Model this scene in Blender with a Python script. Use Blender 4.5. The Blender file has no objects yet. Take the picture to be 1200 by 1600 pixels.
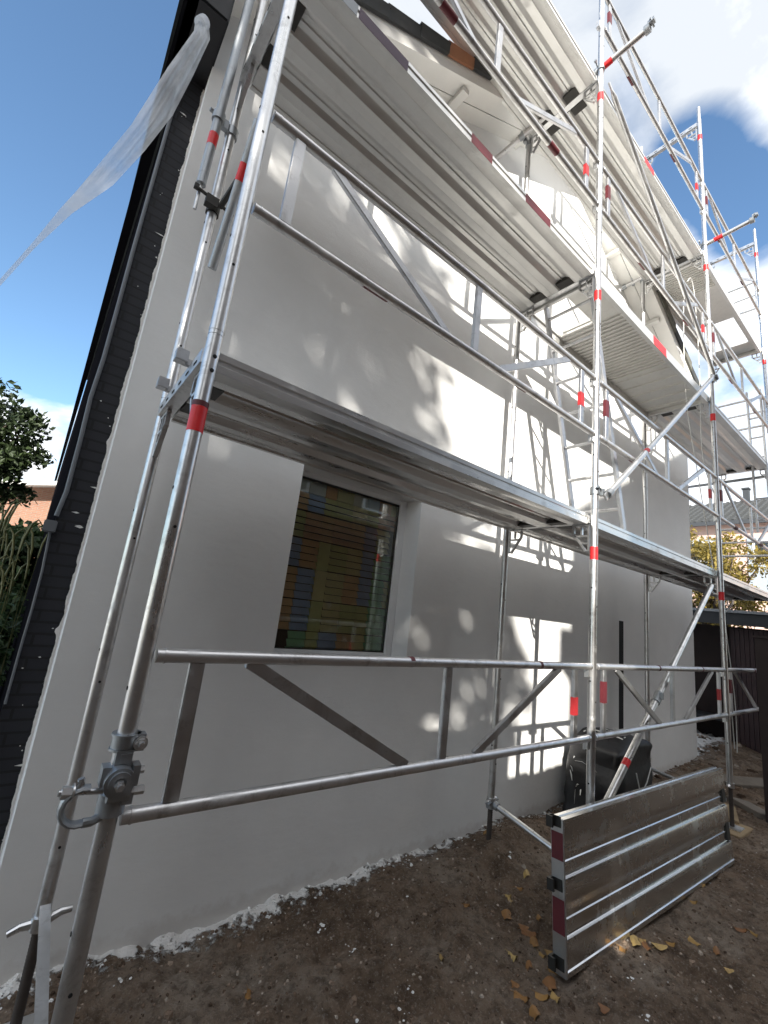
import bpy, math, random
from mathutils import Vector, Matrix, noise
import numpy as np
random.seed(7)
rng = np.random.default_rng(7)
SC = bpy.context.scene
COL = SC.collection
PI = math.pi
V = Vector

# ------------------------------------------------------------------ camera (solved from the photograph)
CAMZ = 1.60
F_PX = 680.0
CM = [[0.77737, 0.22161, 0.58872], [-0.6182, 0.09605, 0.78013], [0.11634, -0.97039, 0.21167]]
CAMLOC = V((0, 0, CAMZ))
cam_d = bpy.data.cameras.new('camera')
cam = bpy.data.objects.new('camera', cam_d)
COL.objects.link(cam)
m = Matrix(((CM[0][0], -CM[0][1], -CM[0][2], 0), (CM[1][0], -CM[1][1], -CM[1][2], 0),
            (CM[2][0], -CM[2][1], -CM[2][2], CAMZ), (0, 0, 0, 1)))
cam.matrix_world = m
cam_d.sensor_fit = 'HORIZONTAL'
cam_d.sensor_width = 36
cam_d.lens = 36 * F_PX / 1200
cam_d.clip_start = 0.02
cam_d.clip_end = 3000
SC.camera = cam


def bp(u, v, **k):
    """point of the photograph (1200x1600) carried to a plane X=, Y= or Z="""
    c = V(((u - 600) / F_PX, (v - 800) / F_PX, 1))
    d = V([sum(CM[r][i] * c[i] for i in range(3)) for r in range(3)])
    (ax, val), = k.items()
    i = 'XYZ'.index(ax)
    return CAMLOC + d * ((val - CAMLOC[i]) / d[i])


# ------------------------------------------------------------------ mesh helpers
class MB:
    def __init__(s):
        s.v = []; s.f = []

    def add(s, vs, fs):
        o = len(s.v)
        s.v += [tuple(v) for v in vs]
        s.f += [tuple(i + o for i in f) for f in fs]
        return s

    def box(s, x0, x1, y0, y1, z0, z1):
        vs = [(x, y, z) for x in (x0, x1) for y in (y0, y1) for z in (z0, z1)]
        return s.add(vs, [(0, 1, 3, 2), (4, 6, 7, 5), (0, 4, 5, 1), (2, 3, 7, 6), (0, 2, 6, 4), (1, 5, 7, 3)])

    def obox(s, c, sx, sy, sz, R=None):
        R = R or Matrix.Identity(3)
        vs = [V(c) + R @ V((x * sx / 2, y * sy / 2, z * sz / 2)) for x in (-1, 1) for y in (-1, 1) for z in (-1, 1)]
        return s.add(vs, [(0, 1, 3, 2), (4, 6, 7, 5), (0, 4, 5, 1), (2, 3, 7, 6), (0, 2, 6, 4), (1, 5, 7, 3)])

    def bar(s, a, b, w, h, up=(0, 0, 1), roll=0):
        a, b = V(a), V(b)
        d = (b - a); L = d.length; d.normalize()
        u = V(up)
        if abs(d.dot(u)) > .99: u = V((0, 1, 0))
        y = u.cross(d).normalized(); z = d.cross(y)
        R = Matrix((d, y, z)).transposed()
        if roll: R = R @ Matrix.Rotation(roll, 3, 'X')
        return s.obox((a + b) / 2, L, w, h, R)

    def tube(s, a, b, r, n=16, r2=None, caps=True):
        return s.path([a, b], [r, r if r2 is None else r2], n, caps)

    def path(s, pts, r, n=12, caps=True, flat=None):
        pts = [V(p) for p in pts]
        if not isinstance(r, (list, tuple)): r = [r] * len(pts)
        t0 = (pts[1] - pts[0]).normalized()
        u = V((0, 0, 1)) if abs(t0.z) < .9 else V((0, 1, 0))
        x = u.cross(t0).normalized()
        vs = []
        for i, p in enumerate(pts):
            if i == 0: t = pts[1] - pts[0]
            elif i == len(pts) - 1: t = pts[-1] - pts[-2]
            else: t = (pts[i] - pts[i - 1]).normalized() + (pts[i + 1] - pts[i]).normalized()
            t.normalize()
            x = (x - t * x.dot(t)).normalized()
            y = t.cross(x)
            for k in range(n):
                a = 2 * PI * k / n
                sx, sy = (1, 1) if flat is None else flat[i]
                vs.append(p + (x * math.cos(a) * sx + y * math.sin(a) * sy) * r[i])
        fs = []
        for i in range(len(pts) - 1):
            for k in range(n):
                fs.append((i * n + k, i * n + (k + 1) % n, (i + 1) * n + (k + 1) % n, (i + 1) * n + k))
        if caps:
            fs.append(tuple(range(n - 1, -1, -1)))
            fs.append(tuple((len(pts) - 1) * n + k for k in range(n)))
        return s.add(vs, fs)

    def extrude(s, prof, axis, a, b):
        """closed 2-D profile [(p,q)] swept along an axis from a to b"""
        def pt(p, q, t):
            return {'X': (t, p, q), 'Y': (p, t, q), 'Z': (p, q, t)}[axis]
        n = len(prof)
        vs = [pt(p, q, a) for p, q in prof] + [pt(p, q, b) for p, q in prof]
        fs = [(i, (i + 1) % n, n + (i + 1) % n, n + i) for i in range(n)]
        fs += [tuple(range(n - 1, -1, -1)), tuple(range(n, 2 * n))]
        return s.add(vs, fs)

    def ring(s, c, axis, r0, r1, h, n=24, a0=0, a1=2 * PI):
        """band around an axis"""
        c = V(c); d = V(axis).normalized()
        u = V((0, 0, 1)) if abs(d.z) < .9 else V((0, 1, 0))
        x = u.cross(d).normalized(); y = d.cross(x)
        full = abs(a1 - a0 - 2 * PI) < 1e-6
        m_ = n if full else n + 1
        vs = []
        for k in range(m_):
            a = a0 + (a1 - a0) * k / n
            e = x * math.cos(a) + y * math.sin(a)
            vs += [c + e * r0 - d * h / 2, c + e * r1 - d * h / 2, c + e * r1 + d * h / 2, c + e * r0 + d * h / 2]
        fs = []
        for k in range(n if full else n):
            j = (k + 1) % m_
            if not full and k == n: break
            for q in range(4):
                fs.append((4 * k + q, 4 * k + (q + 1) % 4, 4 * j + (q + 1) % 4, 4 * j + q))
        if not full:
            fs += [(0, 1, 2, 3), (4 * n + 3, 4 * n + 2, 4 * n + 1, 4 * n)]
        return s.add(vs, fs)

    def build(s, name, mat, parent=None, loc=None, smooth=35, bevel=0, fix=True):
        off = V((0, 0, 0))
        if parent is not None:
            p = parent
            while p is not None:
                off += p.location; p = p.parent
        elif loc is not None:
            off = V(loc)
        me = bpy.data.meshes.new(name)
        vs = np.array(s.v, dtype=np.float64) - np.array(off)
        me.from_pydata(vs.tolist(), [], s.f)
        if fix:
            import bmesh
            b = bmesh.new(); b.from_mesh(me)
            bmesh.ops.recalc_face_normals(b, faces=b.faces)
            if bevel:
                es = [e for e in b.edges if len(e.link_faces) == 2 and e.calc_face_angle(0) > .6]
                bmesh.ops.bevel(b, geom=es, offset=bevel, segments=2, affect='EDGES', clamp_overlap=True)
            b.to_mesh(me); b.free()
        if smooth:
            me.polygons.foreach_set('use_smooth', [True] * len(me.polygons))
            me.set_sharp_from_angle(angle=math.radians(smooth))
        if not isinstance(mat, (list, tuple)): mat = [mat]
        for q in mat: me.materials.append(q)
        o = bpy.data.objects.new(name, me)
        COL.objects.link(o)
        if parent is not None: o.parent = parent
        elif loc is not None: o.location = loc
        return o


def thing(name, label, cat, loc=(0, 0, 0), group=None):
    o = bpy.data.objects.new(name, None)
    o.empty_display_size = .1
    COL.objects.link(o)
    o.location = loc
    return tag(o, label, cat, group)


def tag(o, label, cat, group=None, kind=None):
    o['label'] = label; o['category'] = cat
    if group: o['group'] = group
    if kind: o['kind'] = kind
    return o


def struct(o, kind='structure'):
    o['kind'] = kind
    return o


# ------------------------------------------------------------------ materials
class N:
    def __init__(s, name):
        s.m = bpy.data.materials.new(name)
        s.m.use_nodes = True
        s.t = s.m.node_tree
        s.b = s.t.nodes['Principled BSDF']
        s.out = s.t.nodes['Material Output']

    def n(s, typ, **kw):
        q = s.t.nodes.new(typ)
        for k, v in kw.items():
            if hasattr(q, k) and k not in q.inputs: setattr(q, k, v)
            else: q.inputs[k].default_value = v
        return q

    def l(s, a, b):
        s.t.links.new(a, b)

    def set(s, **kw):
        for k, v in kw.items():
            k = k.replace('_', ' ')
            if isinstance(v, tuple) and len(v) == 3: v = (*v, 1)
            s.b.inputs[k].default_value = v
        return s

    def coord(s, kind='Object', scale=(1, 1, 1)):
        tc = s.n('ShaderNodeTexCoord')
        mp = s.n('ShaderNodeMapping'); mp.inputs['Scale'].default_value = scale
        s.l(tc.outputs[kind], mp.inputs['Vector'])
        return mp.outputs['Vector']

    def noise(s, co, sc, detail=5, rough=.6, dist=0):
        q = s.n('ShaderNodeTexNoise'); q.inputs['Scale'].default_value = sc
        q.inputs['Detail'].default_value = detail; q.inputs['Roughness'].default_value = rough
        q.inputs['Distortion'].default_value = dist
        s.l(co, q.inputs['Vector'])
        return q.outputs['Fac']

    def ramp(s, fac, stops, interp='LINEAR'):
        q = s.n('ShaderNodeValToRGB'); e = q.color_ramp.elements
        q.color_ramp.interpolation = interp
        while len(e) < len(stops): e.new(.5)
        for i, (p, c) in enumerate(stops):
            e[i].position = p
            if not isinstance(c, (tuple, list)): c = (c, c, c)
            e[i].color = (*c, 1)
        s.l(fac, q.inputs['Fac'])
        return q.outputs['Color']

    def mix(s, fac, a, b, mode='MIX'):
        q = s.n('ShaderNodeMix', data_type='RGBA', blend_type=mode)
        for sock, val in ((q.inputs[0], fac), (q.inputs[6], a), (q.inputs[7], b)):
            if isinstance(val, (int, float)): sock.default_value = val
            elif isinstance(val, tuple): sock.default_value = (*val, 1)
            else: s.l(val, sock)
        return q.outputs[2]

    def math(s, op, a, b=None, clamp=False):
        q = s.n('ShaderNodeMath', operation=op); q.use_clamp = clamp
        for sock, val in ((q.inputs[0], a), (q.inputs[1], b)):
            if val is None: continue
            if isinstance(val, (int, float)): sock.default_value = val
            else: s.l(val, sock)
        return q.outputs[0]

    def bump(s, h, strength=.2, dist=.01):
        q = s.n('ShaderNodeBump'); q.inputs['Strength'].default_value = strength
        q.inputs['Distance'].default_value = dist
        s.l(h, q.inputs['Height']); s.l(q.outputs['Normal'], s.b.inputs['Normal'])


def mat_plain(name, col, rough=.7, metal=0, vary=.25, scale=8, bump=.15, bdist=.004):
    a = N(name); a.set(Roughness=rough, Metallic=metal)
    co = a.coord('Object')
    f = a.noise(co, scale)
    c = a.mix(f, tuple(x * (1 - vary) for x in col), tuple(min(1, x * (1 + vary)) for x in col))
    a.l(c, a.b.inputs['Base Color'])
    f2 = a.noise(co, scale * 8, 3)
    if bump: a.bump(f2, bump, bdist)
    return a.m


def mat_metal(name, col, r0, r1, streak=(1, 1, 1), dirt=.3, spangle=0, met=1.0):
    a = N(name); a.set(Metallic=1.0)
    co = a.coord('Object', streak)
    co0 = a.coord('Object')
    f = a.noise(co, 9, 6, .65)
    g = a.noise(co0, 34, 4, .6)
    c = a.mix(f, tuple(x * .78 for x in col), tuple(min(1, x * 1.08) for x in col))
    # oxide and plaster smears with a shape of their own
    st = a.ramp(a.noise(co0, 11, 7, .75, .6), [(.52, 0), (.66, 1)])
    c = a.mix(a.math('MULTIPLY', st, dirt * 1.1), c, (.20, .185, .17))
    sm = a.ramp(a.noise(co0, 5, 8, .72), [(.54, 0), (.66, 1)])
    c = a.mix(a.math('MULTIPLY', sm, dirt), c, (.55, .54, .52))
    if spangle:
        vo = a.n('ShaderNodeTexVoronoi'); vo.inputs['Scale'].default_value = 60
        a.l(co0, vo.inputs['Vector'])
        c = a.mix(a.math('MULTIPLY', vo.outputs['Color'], spangle), c, (.42, .44, .46))
    a.l(c, a.b.inputs['Base Color'])
    r = a.ramp(f, [(.3, r0), (.7, r1)])
    r = a.mix(a.math('MULTIPLY', sm, .5), r, (.75, .75, .75))
    a.l(r, a.b.inputs['Roughness'])
    me = a.ramp(sm, [(0, met), (1, met * (1.0 - .7 * dirt))])
    a.l(me, a.b.inputs['Metallic'])
    a.bump(a.math('ADD', f, a.math('MULTIPLY', g, .5)), .12, .002)
    return a.m


def make_plaster():
    a = N('white_render'); a.set(Roughness=.88)
    a.b.inputs['Specular IOR Level'].default_value = .25
    co = a.coord('Object')
    big = a.noise(co, 1.1, 6, .62)
    c = a.mix(a.ramp(big, [(.3, 0), (.7, 1)]), (.75, .75, .745), (.85, .85, .84))
    tr = a.coord('Object', (1, 1, .25))
    st = a.ramp(a.noise(tr, 3.0, 6, .6), [(.35, 0), (.75, 1)])
    c = a.mix(a.math('MULTIPLY', st, .12), c, (.70, .70, .69))
    # splashed soil along the foot of the wall
    sx = a.n('ShaderNodeSeparateXYZ'); a.l(co, sx.inputs[0])
    h = a.math('SUBTRACT', a.math('MULTIPLY', a.noise(co, 14, 6, .7), .17), sx.outputs['Z'])
    sp = a.ramp(h, [(.0, 0), (.05, .30)])
    c = a.mix(sp, c, (.40, .34, .29))
    a.l(c, a.b.inputs['Base Color'])
    fine = a.noise(co, 420, 3, .6)
    tro = a.noise(a.coord('Object', (1, 1, 2.2)), 7, 5, .55)
    a.bump(a.math('ADD', fine, a.math('MULTIPLY', tro, 2.6)), .22, .005)
    return a.m


def make_brick(name, c1, c2, mortar, smear=False, sx_=(.115, .040)):
    a = N(name); a.set(Roughness=.72)
    tc = a.n('ShaderNodeTexCoord')
    mp = a.n('ShaderNodeMapping'); mp.inputs['Rotation'].default_value = (PI / 2, 0, 0)
    a.l(tc.outputs['Object'], mp.inputs['Vector'])
    br = a.n('ShaderNodeTexBrick')
    br.inputs['Scale'].default_value = 1
    br.inputs['Brick Width'].default_value = sx_[0] * 2; br.inputs['Row Height'].default_value = sx_[1] * 1.3
    br.inputs['Mortar Size'].default_value = .006
    br.inputs['Color1'].default_value = (*c1, 1); br.inputs['Color2'].default_value = (*c2, 1)
    br.inputs['Mortar'].default_value = (*mortar, 1)
    # XZ plane -> brick plane
    sp = a.n('ShaderNodeSeparateXYZ'); a.l(tc.outputs['Object'], sp.inputs[0])
    cb = a.n('ShaderNodeCombineXYZ')
    a.l(a.math('ADD', sp.outputs['X'], sp.outputs['Y']), cb.inputs['X']); a.l(sp.outputs['Z'], cb.inputs['Y'])
    a.l(cb.outputs[0], br.inputs['Vector'])
    col = br.outputs['Color']
    co = a.coord('Object')
    nz = a.noise(co, 12, 5)
    col = a.mix(a.math('MULTIPLY', nz, .5), col, tuple(x * .5 for x in c1))
    if smear:
        # splashes of white render, thickest beside the new wall face
        e = a.math('ADD', a.noise(a.coord('Object', (1, 1, 1.6)), 26, 8, .75), a.math('ADD', a.math('MULTIPLY', a.math('ADD', sp.outputs['X'], 4.0 - .145), 5.0), .33))
        s1 = a.ramp(e, [(.90, 0), (.94, 1)])
        s2 = a.ramp(a.noise(a.coord('Object', (1, 1, 3)), 30, 6, .8), [(.73, 0), (.76, .8)])
        col = a.mix(s2, col, (.5, .5, .5)); col = a.mix(s1, col, (.66, .66, .65))
    a.l(col, a.b.inputs['Base Color'])
    a.bump(a.math('ADD', a.math('MULTIPLY', br.outputs['Fac'], -2.0), a.math('MULTIPLY', nz, .6)), .8, .012)
    return a.m


def make_soil(name):
    a = N(name); a.set(Roughness=.95)
    a.b.inputs['Specular IOR Level'].default_value = .2
    co = a.coord('Object')
    f = a.noise(co, 1.5, 9, .68); g = a.noise(co, 16, 8, .7); h = a.noise(co, 70, 5, .7)
    c = a.ramp(f, [(.30, (.095, .066, .046)), (.46, (.28, .198, .138)), (.66, (.48, .395, .315))])
    c = a.mix(a.ramp(g, [(.44, 0), (.64, .75)]), c, (.085, .058, .040))
    c = a.mix(a.ramp(h, [(.54, 0), (.66, .85)]), c, (.40, .335, .28))
    # dried plaster dust and spatter
    sx = a.n('ShaderNodeSeparateXYZ'); a.l(co, sx.inputs[0])
    near = a.math('MULTIPLY', a.math('SUBTRACT', sx.outputs['Y'], 2.245), 1.9)
    near = a.math('ADD', near, a.math('MULTIPLY', a.math('SUBTRACT', a.noise(co, 3.4, 4), .42), .34))
    near = a.math('MULTIPLY', near, a.ramp(a.math('MULTIPLY', sx.outputs['X'], .2), [(.25, 1.0), (.75, .55)]))
    d = a.math('ADD', a.noise(co, 13, 9, .75), a.math('MAXIMUM', near, -.03))
    c = a.mix(a.ramp(d, [(.665, 0), (.70, .9)]), c, (.80, .79, .77))
    a.l(c, a.b.inputs['Base Color'])
    a.bump(a.math('MULTIPLY', a.math('ADD', a.math('MULTIPLY', g, 1.4), h), a.math('SUBTRACT', 1.0, a.math('MULTIPLY', a.ramp(d, [(.66, 0), (.72, 1)]), .85))), 1.0, .045)
    return a.m


def make_leaf(name, c1, c2, trans=.35, rough=.55):
    a = N(name); a.set(Roughness=rough)
    oi = a.n('ShaderNodeNewGeometry')
    f = oi.outputs['Random Per Island']
    c = a.ramp(f, [(0, c1), (.55, tuple((x + y) / 2 for x, y in zip(c1, c2))), (1, c2)])
    a.l(c, a.b.inputs['Base Color'])
    tr = a.n('ShaderNodeBsdfTranslucent'); a.l(c, tr.inputs['Color'])
    mx = a.n('ShaderNodeMixShader'); mx.inputs[0].default_value = trans
    a.l(a.b.outputs[0], mx.inputs[1]); a.l(tr.outputs[0], mx.inputs[2])
    a.l(mx.outputs[0], a.out.inputs['Surface'])
    return a.m


def make_leaf_obj(name, c1, c2, trans=.2):
    a = N(name); a.set(Roughness=.6)
    oi = a.n('ShaderNodeObjectInfo')
    c = a.ramp(oi.outputs['Random'], [(0, (.20, .085, .03)), (.35, c1), (1, c2)])
    c = a.mix(a.ramp(a.noise(a.coord('Object'), 60, 4, .7), [(.5, 0), (.7, .6)]), c, (.16, .09, .035))
    a.l(c, a.b.inputs['Base Color'])
    return a.m


def make_film(name):
    a = N(name)
    co = a.coord('Object')
    f = a.noise(co, 4, 4, .55)
    tr = a.n('ShaderNodeBsdfTransparent'); tr.inputs['Color'].default_value = (.93, .95, .97, 1)
    df = a.n('ShaderNodeBsdfTranslucent'); df.inputs['Color'].default_value = (.8, .82, .85, 1)
    a.set(Base_Color=(.78, .8, .83), Roughness=.25)
    m1 = a.n('ShaderNodeMixShader'); m1.inputs[0].default_value = .5
    a.l(df.outputs[0], m1.inputs[1]); a.l(a.b.outputs[0], m1.inputs[2])
    m2 = a.n('ShaderNodeMixShader')
    a.l(a.ramp(f, [(.3, .45), (.7, .85)]), m2.inputs[0])
    a.l(tr.outputs[0], m2.inputs[1]); a.l(m1.outputs[0], m2.inputs[2])
    a.l(m2.outputs[0], a.out.inputs['Surface'])
    return a.m


def make_glass(name):
    a = N(name)
    tr = a.n('ShaderNodeBsdfTransparent'); tr.inputs['Color'].default_value = (.95, .98, .96, 1)
    gl = a.n('ShaderNodeBsdfGlossy'); gl.inputs['Roughness'].default_value = .02
    fr = a.n('ShaderNodeFresnel'); fr.inputs['IOR'].default_value = 1.5
    co = a.coord('Object')
    sm = a.ramp(a.noise(co, 6, 8, .75), [(.60, 0), (.68, .10)])
    mx = a.n('ShaderNodeMixShader')
    a.l(a.math('MULTIPLY', fr.outputs[0], 1.2, True), mx.inputs[0])
    a.l(tr.outputs[0], mx.inputs[1]); a.l(gl.outputs[0], mx.inputs[2])
    di = a.n('ShaderNodeBsdfDiffuse'); di.inputs['Color'].default_value = (.6, .6, .58, 1)
    m2 = a.n('ShaderNodeMixShader'); a.l(sm, m2.inputs[0])
    a.l(mx.outputs[0], m2.inputs[1]); a.l(di.outputs[0], m2.inputs[2])
    a.l(m2.outputs[0], a.out.inputs['Surface'])
    return a.m


M = {}
M['plaster'] = make_plaster()
M['galv'] = mat_metal('galvanised_steel', (.72, .72, .72), .24, .40, (1, 1, .12), .40, .2, .90)
M['alu_tube'] = mat_metal('aluminium_tube', (.70, .69, .69), .26, .42, (.12, 1, 1), .4, 0, .85)
M['alu_flat'] = mat_metal('aluminium_bar', (.60, .60, .61), .34, .5, (1, 1, 1), .35)
M['alu_deck'] = mat_metal('aluminium_deck', (.76, .755, .735), .34, .50, (.08, 1, 1), .08, 0, .7)
M['alu_sheet'] = mat_metal('aluminium_sheet', (.72, .71, .68), .42, .55, (.3, .3, .3), .1, 0, .6)
M['alu_worn'] = mat_metal('worn_aluminium', (.70, .69, .67), .22, .38, (.10, 1, 1), .08, 0, .85)
M['alu_dull'] = mat_metal('dull_aluminium', (.68, .67, .655), .18, .32, (.05, 1, 1), .02, 0, 1.0)
M['cast'] = mat_metal('cast_coupler', (.40, .42, .44), .42, .6, (1, 1, 1), .3)
M['rusty'] = mat_plain('rusty_spindle', (.075, .062, .055), .7, .3, .4, 30)
M['claw'] = mat_plain('dark_claw', (.045, .043, .040), .5, .6, .4, 25)
M['hole'] = mat_plain('dark_hole', (.012, .012, .013), .9, 0, .2)
def make_tape():
    a = N('red_tape'); a.set(Roughness=.42)
    co = a.coord('Object')
    c = a.mix(a.noise(co, 25, 4), (.60, .012, .018), (.80, .03, .032))
    c = a.mix(a.ramp(a.noise(co, 42, 7, .75), [(.64, 0), (.69, .8)]), c, (.36, .30, .29))
    a.l(c, a.b.inputs['Base Color']); a.bump(a.noise(co, 70, 4), .2, .001)
    return a.m


M['red'] = make_tape()
M['shaded_red'] = mat_plain('shaded_red_tape', (.36, .022, .026), .5, 0, .25, 26, .1, .001)  # tape red darkened in its colour to stand for shade on the uprights
M['maroon'] = mat_plain('old_red_tape', (.105, .014, .020), .55, 0, .35, 22, .1, .001)
M['purple'] = mat_plain('faded_paint', (.060, .022, .055), .55, 0, .3, 22, .1, .001)
M['black_brick'] = make_brick('black_painted_brick', (.012, .013, .019), (.017, .018, .025), (.003, .003, .004), True)
M['yellow_brick'] = make_brick('yellow_brick', (.42, .30, .17), (.36, .24, .13), (.30, .27, .22))
M['red_brick'] = make_brick('pink_brick', (.42, .22, .14), (.36, .17, .11), (.38, .33, .28))
M['dark_brick'] = make_brick('brown_brick', (.10, .055, .038), (.085, .045, .03), (.13, .12, .10))
M['black'] = mat_plain('black_paint', (.010, .010, .013), .6, 0, .3)
M['black_side'] = mat_plain('black_side_paint', (.008, .008, .010), 1.0, 0, .3, 8, 0)
M['black_side'].node_tree.nodes['Principled BSDF'].inputs['Specular IOR Level'].default_value = 0
M['grey_cable'] = mat_plain('grey_cable', (.13, .14, .155), .5, 0, .2)
M['white_pvc'] = mat_plain('white_frame', (.80, .81, .82), .35, 0, .04, 5, .03, .001)
M['white_wood'] = mat_plain('white_boarding', (.80, .79, .76), .55, 0, .06, 5, .1, .002)
M['tile'] = mat_plain('grey_roof_tile', (.055, .058, .060), .8, 0, .35, 9, .3, .004)
M['tile_orange'] = mat_plain('orange_roof_tile', (.42, .19, .10), .8, 0, .3, 9)
M['tile_pale'] = mat_plain('weathered_roof_tile', (.16, .16, .14), .85, 0, .4, 9)
M['soil'] = make_soil('soil')
M['chip'] = mat_plain('plaster_chip', (.76, .75, .73), .9, 0, .15, 30, .4, .004)
def make_clod():
    a = N('soil_clod'); a.set(Roughness=.95); a.b.inputs['Specular IOR Level'].default_value = .15
    g = a.n('ShaderNodeNewGeometry')
    c = a.ramp(g.outputs['Random Per Island'], [(0, (.06, .04, .028)), (.45, (.16, .11, .078)), (.8, (.27, .20, .15)), (1, (.42, .36, .30))])
    a.l(c, a.b.inputs['Base Color'])
    a.bump(a.noise(a.coord('Object'), 120, 4, .7), .6, .004)
    return a.m


M['stone'] = make_clod()
M['wood_dark'] = mat_plain('dark_timber', (.030, .018, .016), .75, 0, .35, 6, .4, .004)
M['fence'] = mat_plain('brown_fence_board', (.12, .075, .048), .8, 0, .35, 6, .4, .004)
M['sleeper'] = mat_plain('timber_sleeper', (.30, .22, .13), .85, 0, .35, 8, .4, .004)
M['fascia'] = mat_plain('slate_fascia', (.040, .044, .050), .6, 0, .2)
M['zinc'] = mat_plain('grey_zinc', (.30, .32, .34), .5, .3, .2)
M['rope'] = mat_plain('white_cord', (.62, .62, .60), .8, 0, .15, 40)
M['bark'] = mat_plain('bark', (.085, .065, .050), .9, 0, .4, 12, .8, .02)
M['film'] = make_film('clear_plastic_film')
M['glass'] = make_glass('window_glass')
M['tarp'] = mat_plain('black_plastic_sheet', (.012, .012, .014), .50, 0, .3, 3, .25, .01)
M['shred'] = mat_plain('white_plastic_shred', (.62, .62, .60), .5, 0, .1)
M['leaf_dark'] = make_leaf('dark_leaf', (.020, .034, .016), (.055, .085, .028))
M['leaf_green'] = make_leaf('hedge_leaf', (.016, .036, .012), (.05, .09, .03))
M['leaf_yellow'] = make_leaf('autumn_leaf', (.10, .085, .022), (.36, .27, .055), .35)
M['leaf_mid'] = make_leaf('garden_leaf', (.035, .07, .03), (.11, .17, .06))
M['leaf_fallen'] = make_leaf_obj('fallen_leaf', (.30, .165, .045), (.46, .32, .12), .15)
M['spike'] = make_leaf('seed_spike', (.10, .11, .04), (.24, .24, .10), .25)
M['facade'] = mat_plain('grey_blue_facade', (.30, .34, .38), .7, 0, .1)
M['window_dark'] = mat_plain('dark_window', (.02, .024, .028), .1, 0, .1, 3, 0)
M['pink'] = mat_plain('pink_plaster', (.60, .42, .36), .85, 0, .1)

# ------------------------------------------------------------------ scaffold
XS = [0.289, 2.859, 5.51, 8.215]
YO, YI, YW = 1.426, 2.135, 2.40
LV = [0.30, 2.38, 4.36, 6.33, 8.34]
GT = [1.388, 3.385, 5.34, 7.35]      # upper tube of the guard frames
GB = [.972, 2.955, 4.915, 6.91]
RP = .0242
WHERE = ['at the left end of the scaffold', 'between the left and middle bays', 'between the middle and right bays', 'at the right end past the house corner']
LIFT = ['ground lift', 'second lift', 'third lift', 'top lift']
BAY = ['left', 'middle', 'right']


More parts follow.
